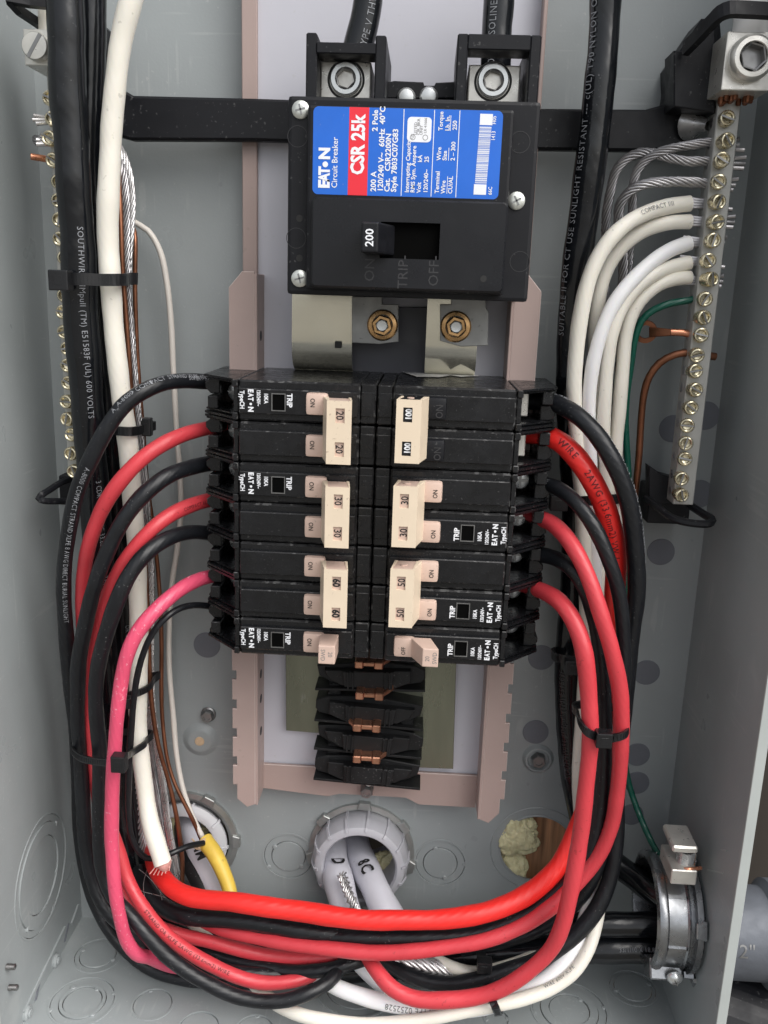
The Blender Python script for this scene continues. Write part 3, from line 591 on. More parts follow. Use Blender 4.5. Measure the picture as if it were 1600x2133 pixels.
def two_pole(side, k, label, num, trip=None, kind='pinkish', bold=.0, shift=(0, 0), off=0.0):
    """k = index of the upper pole slot in the photo's order; side -1 left (turned half round), 1 right"""
    at = Vector((XC, 0, ZT-(k if side < 0 else k+2)*PITCH_)) + Vector((off, 0, 0))
    t = thing('branch_breaker', label, 'circuit breaker', at, 'branch breakers plugged on the bus', rot=(0, math.pi if side < 0 else 0, 0))
    for j in (0, 1): add_pole(t, j*PITCH_, trip == j, hole=kind == 'pinkish')
    for j in (0, 1): toggle_base(t, j*PITCH_, 'ON', kind)
    v0, v1 = 6.0, 33.8
    c = MB(); c.hexa(QD(11.5, 23, v0+.6, v1-.6, 84.5), QD(9.9, 20.2, v0+.2, v1-.2, 99.2), .5); body = link('handle_core', c, M[kind if kind == 'pinkish' else 'satin'], t, local=True)
    c = MB(); wz = ((v0+3.2, v0+9.6), (v1-9.8, v1-3.4))
    c.hexa(QD(21.0, 23.6, v0, v1, 86.2), QD(19.4, 20.4, v0, v1, 99.3), .15); c.hexa(QD(11, 12.4, v0, v1, 86.2), QD(9.6, 10.2, v0, v1, 99.3), .15)
    c.holed([(9.6, v0), (20.4, v0), (20.4, v1), (9.6, v1)], [[(12.6, a), (16.6, a), (16.6, d), (12.6, d)] for a, d in wz], 99.25, 100.3)
    tie = link('handle_tie', c, M['cream'], t, local=True)
    w = MB()
    for a, d in wz: w.text(num, 4.6 if len(num) == 2 else 3.8, (16.3, -99.35, (a+d)/2+(.1 if side > 0 else 0)), (0, 0, 1), (-1, 0, 0), bold=bold+.012, sx=.85, align='CENTER')
    link('lettering', w, M['ink'] if kind == 'pinkish' else M['white'], tie, local=True)
    c = MB(); c.disc((15.5, -92.5, v1 if side > 0 else v1-.2), (0, 0, 1), 1.6, -.3, .15, .05, 16); link('pin_hole', c, M['pinkish'], tie, local=True)
    return t
def one_pole(side, k, label, txt, off_=False):
    at = Vector((XC, 0, ZT-(k if side < 0 else k+1)*PITCH_))
    t = thing('branch_breaker', label, 'circuit breaker', at, 'branch breakers plugged on the bus', rot=(0, math.pi if side < 0 else 0, 0))
    add_pole(t, 0, True)
    if not off_:
        toggle_base(t, 0, txt); a, b_, c_, d_ = 14.5, 23.5, 14.8, 22.6
    else:
        toggle_base(t, 0, txt, u0=12.0, u1=22.0, out=-1); a, b_, c_, d_ = 19.5, 29.5, 25.8, 33.2
    c = MB(); c.hexa(QD(a, b_, 5.0, 14.4, 84.5), QD(c_, d_, 5.6, 14.6, 98.5), .5, seg=2); h = link('handle_block', c, M['pinkish'], t, local=True)
    w = MB(); w.text('20', 2.9, (c_+3.2, -98.6, 8.4), (0, 0, 1), (-1, 0, 0), sx=.9); w.text('SWD', 2.9, (c_+6.6, -98.6, 7.2), (0, 0, 1), (-1, 0, 0), sx=.9); link('lettering', w, M['inkgrey'], h, local=True)
    return t
two_pole(-1, 0, 'two pole 20 amp breaker with joined cream handles, uppermost in its stack', '20', trip=0)
two_pole(-1, 2, 'two pole 30 amp breaker below the 20 amp one, red wire on its lower pole', '30', trip=0)
two_pole(-1, 4, 'two pole 60 amp breaker fed by the pink wire', '60', bold=.03)
one_pole(-1, 6, 'single 20 amp breaker switched on, fed by the thin black wire', 'ON')
two_pole(1, 0, 'two pole 100 amp breaker with black toggles and cream handle tie', '100', kind='satin', bold=.03)
two_pole(1, 2, 'two pole 30 amp breaker directly under the 100 amp breaker', '30', trip=0)
two_pole(1, 4, 'two pole 50 amp breaker above the switched-off single breaker', '50', trip=0)
one_pole(1, 6, 'single 20 amp breaker switched off, with no wire on it', 'OFF', True)
# torn sticker on the top face of the 100 amp breaker
b = MB(); pz = ZT+.05
b.add([(PF(x, y, pz).x, PF(x, y, pz).y, pz+.1) for x, y in ((838, 775), (895, 773), (930, 774), (1000, 783), (960, 785), (938, 782), (915, 786), (868, 785))], [[7, 6, 5, 4, 3, 2, 1, 0]]); tag(link('torn_sticker', b, M['tape']), 'torn white paper sticker on top of the 100 amp breaker', 'sticker')

# ================================================================== NEUTRAL BARS
def bar_screw_mesh():
    m = MB(); m.lathe((0, 0, 0), (0, -1, 0), [(3.1, 0), (3.1, 2.4), (3.5, 2.8), (3.5, 5.6), (3.2, 6.2), (2.7, 6.4), (2.2, 6.1), (1.9, 5.0), (0.9, 4.7)], 22, ends=(0, 1))
    m.box(-3.1, 3.1, -.42, .42, 5.4, 6.42, .05, mi=1); return m
scr = None
def neutral_bar(label, xa, xb, za, zb_, h0, h1, pts, top, side):
    global scr
    t = thing('neutral_bar', label, 'neutral bar', ((xa+xb)/2, -h1, (za+zb_)/2)); b = MB(); b.box(xa, xb, za, zb_, h0, h1, .4); link('bar', b, M['barm'], t)
    b = MB(); r = random.Random(4)
    for (px, py) in pts:
        p = P(px, py, h1+5); O = (p.x, -h1, p.z)
        rot = (r.uniform(-.16, .16), r.uniform(0, 3.1), r.uniform(-.2, .2)); O = (p.x+r.uniform(-.3, .3), -h1-r.uniform(-1.6, .5), p.z); mt = r.choice(('brass', 'brass', 'goldbolt', 'zinc'))
        sm = bar_screw_mesh(); o = link('screw', sm, [M['brass'] if mt != 'goldbolt' else M['brass'], M['steel' if mt == 'zinc' else 'goldbolt']], t, smooth=True, local=True) if scr is None else None
        if o is None: o = share(scr, 'screw', t, O, rot)
        else: o.location = (Vector(O)-WL[t.name])*.001; o.rotation_euler = rot; scr = o
        for s in ((-1, 1) if side == 0 else (side,)):
            b.disc((xa if s < 0 else xb, -(h0+h1)/2+1, p.z), (s, 0, 0), 2.3, 0, .15, .05, 14)
    link('wire_holes', b, M['dkalu'], t); return t
ptsR = [(1518, 247), (1513, 292), (1507, 335), (1500, 377), (1494, 419), (1489, 461), (1485, 501), (1478, 543), (1475, 582), (1470, 622), (1464, 662), (1462, 701), (1456, 738), (1448, 776), (1446, 813), (1441, 851), (1436, 888), (1433, 924), (1430, 960), (1423, 997), (1419, 1032)]
ptsL = [(103, 205), (106, 247), (107, 290), (113, 332), (116, 377), (119, 416), (122, 458), (124, 498), (127, 537), (129, 577), (131, 616), (132, 653), (135, 689), (136, 729), (139, 762), (142, 799), (143, 838), (145, 874), (149, 909), (151, 945), (150, 982)]
xr0 = X(1442, 700, 42)-.2; xr1 = xr0+10.2
nR = neutral_bar('long grey neutral bar beside the dark wall, with white, green and copper wires in it', xr0, xr1, 297, 492, 30, 42, ptsR, 0, 0)
xl0 = P(124, 560, 40).x-1.5
nL = neutral_bar('long grey neutral bar half hidden by the thick black cables', 22.8, 33, 299, 492, 28, 40, ptsL, 0, 0)
# lugs on top of the bars
def bar_lug(par, x0, x1, z0, z1, h0, h1, c, rs, slot):
    m = MB(); m.box(x0, x1, z0, z1, h0, h1, .5, seg=2); lo = link('lug', m, M['lug'], par); p = P(*c, h1+2); O = Vector((p.x, -h1, p.z)); m = MB()
    if slot:
        m.lathe(O, (0, -1, 0), [(rs, 0), (rs, 4.2), (rs-.5, 4.9), (rs-1.4, 5.0)], 36, ends=(0, 1)); s = link('lug_screw', m, M['lug'], lo, smooth=True)
        m = MB(); u = Vector((math.cos(1.0), 0, math.sin(1.0))); m.sweep([O+Vector((0, -5.0, 0))-u*rs*.93, O+Vector((0, -5.0, 0))+u*rs*.93], Vector((0, 1, 0)), .4, 1.6); link('slot', m, M['steel'], s)
    else:
        m.lathe(O, (0, -1, 0), [(rs, 0), (rs, 2), (rs-.4, 2.4), (rs-.4, 3), (rs, 3.4), (rs-.3, 5), (rs-1.4, 6), (rs-3.2, 6.1), (rs-3.6, 5.6)], 40); s = link('lug_screw', m, M['lug'], lo, smooth=True)
        m = MB(); m.lathe(O, (0, -1, 0), [(rs-3.5, 5.8), (rs-4.2, 5.4), (rs-4.3, 1)], 6, ends=(0, 1)); link('hex_socket', m, M['steel'], s)
    return lo
lr = bar_lug(nR, 326.5, 347, 484.5, 507.5, 34, 60, (1564, 122), 9.3, False)
m = MB(); r = random.Random(2)
for k in range(22):
    a = r.uniform(0, 6.28); q = 7.2*math.sqrt(r.random()); m.disc((336.5+q*math.cos(a), -47+q*.75*math.sin(a), 485), (0, 0, -1), 1.25, 0, 2.2+r.random()*1.6, .5, 8)
link('strand_ends', m, M['oldcopper'], lr, smooth=True)
bar_lug(nL, X(50, 100, 52), X(50, 100, 52)+14.5, Z(75, 136, 52), Z(75, 60, 52), 30, 52, (77, 98), 6.0, True)
# black plastic standoffs with their wire loops
def standoff(label, parts):
    allv = MB(); first = None; t = thing('bar_standoff', label, 'plastic bracket', parts[0][2]); 
    for nm, mbx, _ in parts: link(nm, mbx, M['satin'], t)
    return t
def P3(l): return [P(*q) for q in l]
m = MB(); m.prism(pp([(1402, 180), (1400, 130), (1462, 38), (1500, 38), (1515, 225), (1394, 225)], 24), 2, 24, .8)
m.prism(pp([(1404, 105), (1440, 105), (1470, 60), (1490, 60), (1490, 235), (1404, 222)], 40), 24, 40, .5)
l = MB(); l.sweep(spline(P3([(1428, 102, 44), (1450, 80, 52), (1484, 44, 62), (1500, 28, 66), (1520, 20, 68), (1545, 20, 68), (1620, 24, 66)]), 2), Vector((0, .35, 1)), 6.0, 3.0)
t = standoff('black plastic bracket arching over the white taped cable at the big lug', [('base', m, P(1450, 160, 30)), ('strap', l, 0)])
m = MB(); m.box(X(1352, 1000, 20), X(1440, 1000, 20), Z(1400, 1088, 20), Z(1400, 985, 20)-8, 2, 24, .6); m.prism(pp([(1352, 970), (1378, 988), (1420, 1000), (1420, 1050), (1352, 1050)], 30), 22, 30, .4)
l = MB(); l.tube(spline(P3([(1345, 1038, 30), (1372, 1058, 42), (1398, 1078, 50), (1430, 1088, 54), (1476, 1091, 56), (1484, 1084, 54), (1464, 1070, 46), (1436, 1052, 36)]), 1.5), 2.0, 8)
standoff('black plastic bracket with a loop under the longer-lit neutral bar end', [('base', m, P(1400, 1040, 20)), ('loop', l, 0)])['label'] = 'black plastic bracket with a loop at the foot of the bar carrying white wires'
m = MB(); m.box(X(135, 1000, 20), X(178, 1000, 20), Z(150, 1045, 20), Z(150, 985, 20), 2, 28, .6)
l = MB(); l.tube(spline(P3([(152, 996, 30), (128, 1005, 38), (104, 1020, 46), (87, 1031, 52), (81, 1039, 53), (92, 1043, 53), (118, 1044, 46), (158, 1044, 32)]), 1.5), 1.75, 8)
standoff('black plastic bracket with a bent loop under the half hidden neutral bar', [('base', m, P(150, 1020, 20)), ('loop', l, 0)])
m = MB(); m.prism(pp([(180, 20), (212, 52), (210, 92), (198, 98), (198, 160), (178, 165)], 22), 2, 22, .8)
l = MB(); l.sweep(P3([(14, -6, 60), (60, 2, 58), (100, 6, 50)]), Vector((0, .3, 1)), 5, 3); l.sweep(P3([(20, 0, 60), (40, 22, 54), (70, 42, 44), (90, 56, 36)]), Vector((0, .6, 1)), 3.6, 3.0)
standoff('black plastic bracket around the white wire at the slotted lug', [('base', m, P(195, 90, 10)), ('loop', l, 0)])
# black strap joining both bars
st = thing('neutral_strap', 'wide black sleeved strap running behind the main breaker between the neutral bars', 'bus strap', (180, -22, 470))
m = MB(); poly = pp([(186, 186), (262, 190), (278, 199), (530, 205)], 22)+pp([(1122, 226), (1345, 228), (1388, 216), (1440, 224), (1452, 232), (1440, 280), (1428, 306), (1350, 315), (1122, 312)], 22)+pp([(530, 293), (275, 292), (250, 285), (186, 268)], 22)
m.prism(poly, 17, 22.5, 1.2); link('sleeve', m, M['satin'], st)
m = MB(); a = P(1438, 258, 24); c = P(1483, 262, 36); ax = (c-a).normalized(); m.lathe(a, ax, [(7.6, 0), (7.0, 1.5), (3.6, 7), (2.2, 12)], 24); m.lathe(a, ax, [(6.9, .2), (6.2, 1.6), (3.0, 7)], 24); link('crimped_end', m, M['alu'], st, smooth=True)
m = MB(); m.disc(P(188, 216, 24), (1, -.4, 0), 5.5, 0, 2, .6); link('crimped_end', m, M['alu'], st, smooth=True)

# ================================================================== WIRES
def path3(pts, rad_floor=0, step=4.0):
    L = []
    for (x, y, h) in pts:
        p = P(x, y, h); k = 0
        while rad_floor and p.z < rad_floor+.6 and h < 104-rad_floor: h += 1; p = P(x, y, h)
        L.append(p)
    return spline(L, step)
PATHS = {}
def wire(key, name, label, cat, pts, d, m, group=None, n=16, floor=True, caps=True, flat=1.0, rfn=None):
    mid = [P(*q) for q in pts]; r = d/2*sum(mmpx(p) for p in mid)/len(mid)
    path = path3(pts, r if floor else 0); b = MB(); ph = len(PATHS)*1.7
    path = [p+Vector((noise.noise(Vector((i*.13, ph, 0))), noise.noise(Vector((i*.13, ph, 9))), noise.noise(Vector((i*.13, ph, 18)))))*min(.7, r*.16)*min(1, i*.2, (len(path)-1-i)*.2) for i, p in enumerate(path)]
    if rfn is None: rfn = lambda L, u: 1+.03*math.sin(L*.055+ph)+.02*math.sin(L*.17+2*ph)+.012*math.sin(L*.41+3*ph)
    b.tube(path, r, n, caps=caps, flat=flat, rfn=rfn)
    o = link(name, b, m, smooth=True); tag(o, label, cat, group); PATHS[key] = (path, r, o); return o
def print_on(key, s, at, size, m, rot=0.0, rev=False, sx=.9, px=None, bold=0.0, lift=0.0):
    """lettering laid on the jacket, starting at the path point nearest the pixel px"""
    path, r, o = PATHS[key]; fr_ = frames(path); Ls = [0]
    for i in range(1, len(path)): Ls.append(Ls[-1]+(path[i]-path[i-1]).length)
    i0 = 0; best = 1e9
    for i, p in enumerate(path):
        d = p-CM; z = d.dot(_f); q = (800+FPX*d.dot(_r)/z, 1066.5-FPX*d.dot(_u)/z); e = (q[0]-at[0])**2+(q[1]-at[1])**2
        if e < best: best = e; i0 = i
    L0 = Ls[i0]; sg = -1 if rev else 1
    def fn(x, y):
        L = min(max(L0+sg*x, 0), Ls[-1]-1e-3); j = 0; lo, hi = 0, len(Ls)-1
        while hi-lo > 1:
            mi_ = (lo+hi)//2
            if Ls[mi_] <= L: lo = mi_
            else: hi = mi_
        a = (L-Ls[lo])/max(Ls[lo+1]-Ls[lo], 1e-6); p = path[lo].lerp(path[lo+1], a); T = (path[lo+1]-path[lo]).normalized()*sg
        V = (CM-p); V = (V-T*V.dot(T)).normalized(); U = V.cross(T); an = rot+y/r; rr = r*1.06+.1+lift
        return p+V*(math.cos(an)*rr)+U*(math.sin(an)*rr)
    b = MB(); b.text(s, size, (0, 0, 0), (1, 0, 0), (0, 1, 0), fn=fn, sx=sx, bold=bold, track=1.1); link('printed_lettering', b, m, o) if False else None
    me = bpy.data.meshes.new('printed_lettering'); base = WL[o.name]; me.from_pydata([(v-base)*.001 for v in b.v], [], b.f); me.materials.append(m)
    q = bpy.data.objects.new('printed_lettering', me); COL.objects.link(q); q.parent = o; return q
def strands(name, label, cat, pts, d, m, n=9, pitch=30, sr=.27, group=None, floor=True):
    mid = [P(*q) for q in pts]; R = 1.15*d/2*sum(mmpx(p) for p in mid)/len(mid); path = path3(pts, R if floor else 0, 3.0); fr_ = frames(path); b = MB(); L = [0]
    for i in range(1, len(path)): L.append(L[-1]+(path[i]-path[i-1]).length)
    for k in range(n):
        core = k == n-1; ph = 2*math.pi*k/(n-1)
        pt = [p if core else p+(N*math.cos(ph+L[i]/pitch*6.283)+B*math.sin(ph+L[i]/pitch*6.283))*(R*(1-sr)*(1+.16*noise.noise(Vector((i*.09, k*3.3, 0))))) for i, (p, T, N, B) in enumerate(fr_)]
        b.tube(pt, R*sr, 8)
    o = link(name, b, m, smooth='all'); return tag(o, label, cat, group)
RB, GL = M['rubber'], M['gloss']
# --- thick supply cables
wire('A', 'supply_cable', 'thick black printed cable running down beside the half hidden neutral bar', 'cable', [(134, -40, 66), (138, 60, 66), (142, 180, 66), (150, 300, 65), (158, 450, 64), (166, 600, 62), (176, 760, 58), (187, 900, 52), (199, 1050, 42), (210, 1200, 32), (220, 1350, 24), (232, 1500, 18), (246, 1650, 16), (262, 1780, 20), (300, 1905, 26), (400, 1985, 34), (560, 2018, 40), (760, 2015, 44), (1000, 1990, 46), (1200, 1978, 50), (1330, 1976, 52), (1400, 1978, 53), (1440, 1975, 53)], 62, GL, 'thick black supply cables', n=24)
wire('B', 'supply_cable', 'thick black cable tucked behind the printed one, mostly hidden', 'cable', [(188, -40, 50), (190, 120, 50), (186, 260, 50), (188, 400, 48), (198, 560, 46), (216, 760, 40), (232, 950, 32), (248, 1150, 22), (262, 1350, 15), (272, 1500, 12), (280, 1650, 13), (300, 1800, 18), (360, 1900, 24), (520, 1945, 28), (760, 1955, 32), (1000, 1938, 40), (1200, 1926, 48), (1330, 1925, 50), (1440, 1925, 52)], 52, GL, 'thick black supply cables', n=24)
wire('C', 'supply_cable', 'thick black printed cable hanging right of the main breaker and bending into the metal connector', 'cable', [(1264, -50, 40), (1258, 60, 40), (1245, 230, 40), (1222, 400, 38), (1196, 600, 34), (1188, 760, 28), (1190, 900, 24), (1197, 1050, 20), (1195, 1200, 18), (1185, 1350, 18), (1181, 1450, 18), (1186, 1550, 18), (1200, 1650, 18), (1224, 1740, 20), (1275, 1795, 26), (1330, 1835, 36), (1380, 1870, 46), (1420, 1885, 52)], 56, GL, 'thick black supply cables', n=24)
PATHS['C'][2]['label'] = 'thick black printed cable hanging between main breaker and bar, bending into the metal connector'
wire('D', 'supply_cable', 'thick black cable entering the lug beside the toggle side top corner', 'cable', [(772, -60, 46), (766, 0, 46), (757, 50, 46), (748, 90, 46), (738, 130, 46), (730, 170, 46)], 61, GL, 'thick black supply cables', n=24, floor=False)
PATHS['D'][2]['label'] = 'thick black cable entering the main breaker lug nearer the white cable'
wire('E', 'supply_cable', 'thick black printed cable entering the main breaker lug in the open square housing', 'cable', [(1040, -60, 44), (1040, 0, 44), (1036, 60, 44), (1034, 110, 44), (1032, 160, 44)], 62, GL, 'thick black supply cables', n=24, floor=False)
F_ = M['fade']
print_on('A', 'SOUTHWIRE SIMpull (TM) E51583F (UL) 600 VOLTS', (172, 480), 3.6, F_, rot=.0, sx=1.0)
print_on('A', '3 CDR 8.36/8 AWG 33.62 mm2 TYPE THHN', (190, 985), 3.6, F_, rot=.1)
print_on('B', 'OR GASOLINE RESISTANT II', (256, 1290), 3.3, F_, rot=.1)
print_on('C', 'SUITABLE II FOR CT USE SUNLIGHT RESISTANT --- c(UL) T90 NYLON OR TWN75', (1194, 690), 4.3, F_, rot=.5, rev=True, sx=.98)
print_on('C', 'SOUTHWIRE SIMpull (TM) E51583F', (1190, 1612), 4.0, M['engrave'], rot=.2, rev=True, sx=1.0)
print_on('E', '600V GASOLINE AND OIL', (1038, 150), 4.2, F_, rot=.1, rev=True)
print_on('D', 'TYPE V THWN', (748, 120), 4.2, F_, rot=-.5, rev=True)
print_on('A', '33/1/10 X 18.8T L', (1290, 1976), 3.2, F_, rot=-.2)
# --- white and bare conductors on the slotted-lug side
wire('W', 'neutral_cable', 'thick cream white cable curving down in front of the strap, frayed at its lower end', 'cable', [(290, -60, 68), (274, 0, 68), (254, 80, 67), (241, 170, 66), (231, 260, 65), (227, 340, 64), (225, 440, 63), (226, 520, 62), (229, 580, 62), (239, 700, 60), (250, 800, 58), (263, 900, 55), (272, 1000, 52), (280, 1100, 49), (286, 1200, 47), (288, 1300, 46), (288, 1400, 45), (289, 1500, 44), (296, 1600, 46), (311, 1700, 52), (325, 1752, 57), (340, 1800, 62)], 41, M['whitew'], n=24)
m = MB(); r = random.Random(5); e0 = P(341, 1798, 62)
for k in range(6):
    a = e0+Vector((-3.5+k*1.4, -1, r.uniform(-1, 1))); q = r.uniform(2.5, 6); m.tube(spline([a, a+Vector((-.4+(k-3)*.3, -1, -q*.5)), a+Vector((-1+(k-3)*.8, -2.4, -q))], 1.5), .3, 6)
m.tube(spline([e0+Vector((0, 0, 1)), e0+Vector((1, 0, -2)), e0+Vector((1.6, 1, -3.2))], 1.0), 4.3, 16, rfn=lambda L, u: 1.0-.45*u*u+.06*math.sin(L*5)); link('frayed_end', m, M['clear'], PATHS['W'][2], smooth=True)
wire('tw', 'thin_wire', 'thin off-white wire arching over the grey back plate into the yellow jacket', 'wire', [(240, 430, 14), (262, 450, 14), (282, 464, 14), (310, 482, 14), (333, 522, 14), (348, 590, 14), (357, 680, 14), (361, 760, 14), (368, 900, 14), (376, 1000, 15), (377, 1070, 15), (370, 1140, 15), (359, 1210, 15), (353, 1300, 15), (353, 1390, 15), (360, 1480, 16), (368, 1570, 18), (382, 1645, 20), (402, 1702, 23), (424, 1748, 25)], 12, M['thinw'], n=12)
wire('cu1', 'bare_copper_wire', 'bare copper wire lying along the thick white cable down to the bushing', 'wire', [(246, 340, 46), (248, 400, 50), (252, 480, 52), (255, 560, 52), (264, 680, 50), (272, 800, 48), (281, 920, 46), (288, 1020, 43), (297, 1110, 40), (304, 1200, 38), (309, 1300, 36), (312, 1400, 34), (318, 1480, 32), (332, 1560, 30), (352, 1630, 28), (366, 1690, 28), (374, 1740, 28), (379, 1790, 26), (380, 1850, 24)], 10.5, M['oldcopper'], n=10)
wire('cu2', 'bare_copper_wire', 'thinner dark copper wire running off beside the thin white wire into the yellow jacket', 'wire', [(276, 472, 30), (281, 490, 34), (281, 600, 34), (285, 720, 32), (295, 860, 30), (306, 1000, 26), (322, 1120, 22), (332, 1230, 20), (336, 1330, 20), (336, 1430, 20), (339, 1500, 20), (349, 1580, 22), (364, 1630, 24), (382, 1668, 25), (402, 1708, 25), (420, 1750, 24)], 9, M['oldcopper'], n=10)
AL, DA = M['alu'], M['dkalu']
strands('bare_stranded_wire', 'bright bare stranded wire arching out nearest the back plate beside the white cable', 'bare conductor', [(108, 250, 36), (160, 262, 30), (205, 272, 30), (232, 290, 34), (252, 318, 38), (266, 355, 40), (273, 400, 40), (272, 460, 40), (267, 530, 40), (265, 600, 40), (272, 700, 38), (280, 800, 36), (290, 900, 34), (300, 1000, 30), (306, 1080, 26), (312, 1160, 24), (314, 1260, 22), (313, 1360, 20), (315, 1450, 18), (325, 1540, 16), (340, 1640, 16), (352, 1730, 18), (368, 1815, 20), (378, 1860, 20)], 16, AL)
strands('bare_stranded_wire', 'bare stranded wire from the third screw of the half hidden neutral bar', 'bare conductor', [(72, 292, 36), (108, 292, 36), (160, 304, 32), (205, 308, 32), (235, 322, 36), (254, 350, 42), (260, 400, 44), (262, 470, 44), (262, 560, 44), (268, 680, 42), (277, 800, 40), (287, 920, 38), (297, 1040, 32), (306, 1140, 26), (308, 1260, 22), (306, 1400, 18), (309, 1500, 16), (318, 1600, 14), (332, 1700, 16), (348, 1790, 18), (364, 1850, 20)], 17, DA)
strands('bare_stranded_wire', 'dull bare stranded wire hidden behind the white cable and emerging by the red bend', 'bare conductor', [(258, 700, 30), (266, 820, 28), (276, 1000, 24), (280, 1200, 20), (284, 1400, 16), (286, 1550, 14), (288, 1650, 16), (293, 1720, 18), (298, 1770, 20), (304, 1810, 18)], 20, DA)
# loose ends poking through the bar
m = MB()
for (x, y, x2, y2) in ((70, 241, 98, 245), (68, 250, 98, 250), (75, 258, 98, 256), (84, 281, 100, 286), (76, 292, 102, 292), (76, 301, 104, 300)): a, c = P(x, y, 38), P(x2, y2, 36); m.tube([a, a.lerp(c, .5), c], 1.0, 8)
tag(link('strand_ends', m, AL), 'short bright strand ends poking out through the half hidden neutral bar', 'wire ends')
m = MB(); m.tube([P(64, 326, 40), P(84, 329, 38), P(110, 334, 34)], 1.6, 10); tag(link('copper_wire_end', m, M['copper'], smooth=True), 'short bare copper wire end poking out of the half hidden neutral bar', 'wire end')
# --- breaker wires, printed-cable side
wire('w1', 'branch_wire', 'outermost black printed wire arching from the uppermost 20 amp breaker', 'wire', [(470, 795, 40), (432, 795, 44), (390, 793, 54), (345, 797, 66), (302, 812, 74), (262, 840, 78), (228, 886, 80), (196, 945, 80), (168, 1010, 78), (149, 1080, 74), (137, 1160, 68), (133, 1240, 62), (138, 1330, 56), (147, 1420, 50), (155, 1500, 46), (161, 1600, 42), (166, 1700, 40), (176, 1800, 40), (200, 1885, 42), (245, 1960, 46), (310, 2016, 50), (390, 2040, 54), (480, 2048, 56), (580, 2046, 56), (680, 2020, 54), (760, 1980, 50)], 30, RB)
wire('w2', 'branch_wire', 'red wire curving down from the lower pole of the uppermost 20 amp breaker', 'wire', [(470, 885, 40), (432, 892, 45), (385, 904, 54), (335, 928, 64), (290, 960, 70), (248, 1006, 73), (213, 1062, 72), (188, 1126, 68), (175, 1190, 62), (171, 1250, 58), (175, 1320, 52), (183, 1400, 46), (192, 1500, 42), (198, 1600, 42), (210, 1690, 42), (232, 1790, 46), (262, 1880, 52), (310, 1920, 56), (370, 1945, 58), (440, 1962, 59), (500, 1978, 60), (560, 1990, 60), (640, 1996, 60), (700, 1994, 59), (750, 1986, 58), (800, 1978, 56)], 29, M['red'])
wire('w3', 'branch_wire', 'black wire from the upper pole of the 30 amp breaker beside the printed cable', 'wire', [(470, 960, 40), (432, 966, 46), (392, 974, 56), (352, 989, 66), (312, 1020, 73), (275, 1060, 77), (245, 1105, 79), (218, 1165, 79), (195, 1232, 77), (177, 1305, 73), (164, 1385, 67), (161, 1470, 62), (167, 1560, 58), (172, 1650, 56), (178, 1750, 56), (192, 1830, 58), (218, 1890, 62), (262, 1935, 66), (330, 1975, 70), (420, 2012, 70), (500, 2026, 70), (600, 2032, 66)], 31, RB)
wire('w4', 'branch_wire', 'red wire between two black ones from the lower pole of the 30 amp breaker', 'wire', [(470, 1035, 40), (432, 1042, 46), (392, 1054, 56), (352, 1073, 65), (312, 1104, 72), (276, 1146, 74), (246, 1192, 72), (222, 1245, 68), (204, 1310, 62), (192, 1380, 56), (186, 1450, 54), (190, 1530, 54), (201, 1620, 54), (222, 1700, 56), (246, 1770, 58), (268, 1838, 62), (296, 1888, 68), (340, 1942, 72), (390, 1982, 74), (440, 2011, 75), (490, 2034, 75), (540, 2046, 74), (590, 2047, 73), (635, 2038, 70), (664, 2022, 64), (690, 2004, 56)], 29, M['red'])
wire('w5', 'branch_wire', 'grey-scuffed black wire curving down from the upper pole of the 60 amp breaker', 'wire', [(480, 1112, 40), (440, 1111, 46), (400, 1109, 56), (362, 1116, 66), (330, 1131, 74), (300, 1157, 80), (270, 1198, 84), (246, 1248, 86), (224, 1310, 84), (207, 1375, 80), (200, 1430, 76), (202, 1500, 73), (208, 1570, 71), (209, 1650, 70), (208, 1740, 70), (215, 1820, 71), (236, 1870, 74), (270, 1905, 78), (310, 1952, 82), (350, 1993, 84), (395, 2026, 85), (440, 2052, 86), (490, 2074, 86), (545, 2085, 86), (600, 2083, 85), (650, 2066, 82), (684, 2046, 76), (706, 2020, 68), (720, 1996, 58)], 31, RB)
wire('w6', 'branch_wire', 'pink wire sweeping from the 60 amp breaker to the bottom corner', 'wire', [(482, 1180, 40), (450, 1198, 48), (420, 1206, 56), (382, 1224, 66), (344, 1252, 75), (310, 1285, 82), (282, 1324, 86), (264, 1368, 88), (252, 1425, 88), (245, 1490, 88), (240, 1560, 87), (235, 1640, 86), (233, 1740, 86), (238, 1830, 88), (248, 1905, 88), (262, 1955, 86), (285, 1986, 82), (312, 1994, 74), (350, 2010, 62), (400, 2020, 52)], 29, M['pink'])
wire('w7', 'thin_wire', 'thin black wire from the single 20 amp breaker looping into the yellow jacket', 'wire', [(478, 1268, 40), (430, 1262, 50), (400, 1261, 58), (370, 1269, 66), (340, 1291, 72), (316, 1322, 74), (297, 1366, 74), (286, 1410, 72), (278, 1470, 68), (272, 1540, 64), (269, 1620, 60), (269, 1700, 57), (275, 1745, 55), (290, 1774, 54), (308, 1788, 52), (330, 1788, 50), (358, 1777, 48), (388, 1764, 42), (424, 1756, 32)], 13, RB, n=12)
print_on('w1', 'A_A-8000 COMPACT STRAND XLPE 600 V WIRE', (240, 862), 3.0, F_, rot=.35, rev=True)
print_on('w1', 'SUPER - 1/2', (380, 795), 2.8, F_, rot=.1, rev=True)
print_on('w1', 'A-8000 COMPACT STRAND XLPE 8 AWG DIRECT BURIAL SUNLIGHT', (186, 962), 3.1, F_, rot=-.15)
print_on('w4', 'STRAND OR XLPE 2AWG (33.6mm2) WIRE', (300, 1890), 2.6, M['redink'], rot=-.25, sx=1.1)
print_on('w4', 'COMPACT AL', (380, 1062), 2.4, M['redink'], rot=-.45, rev=True)
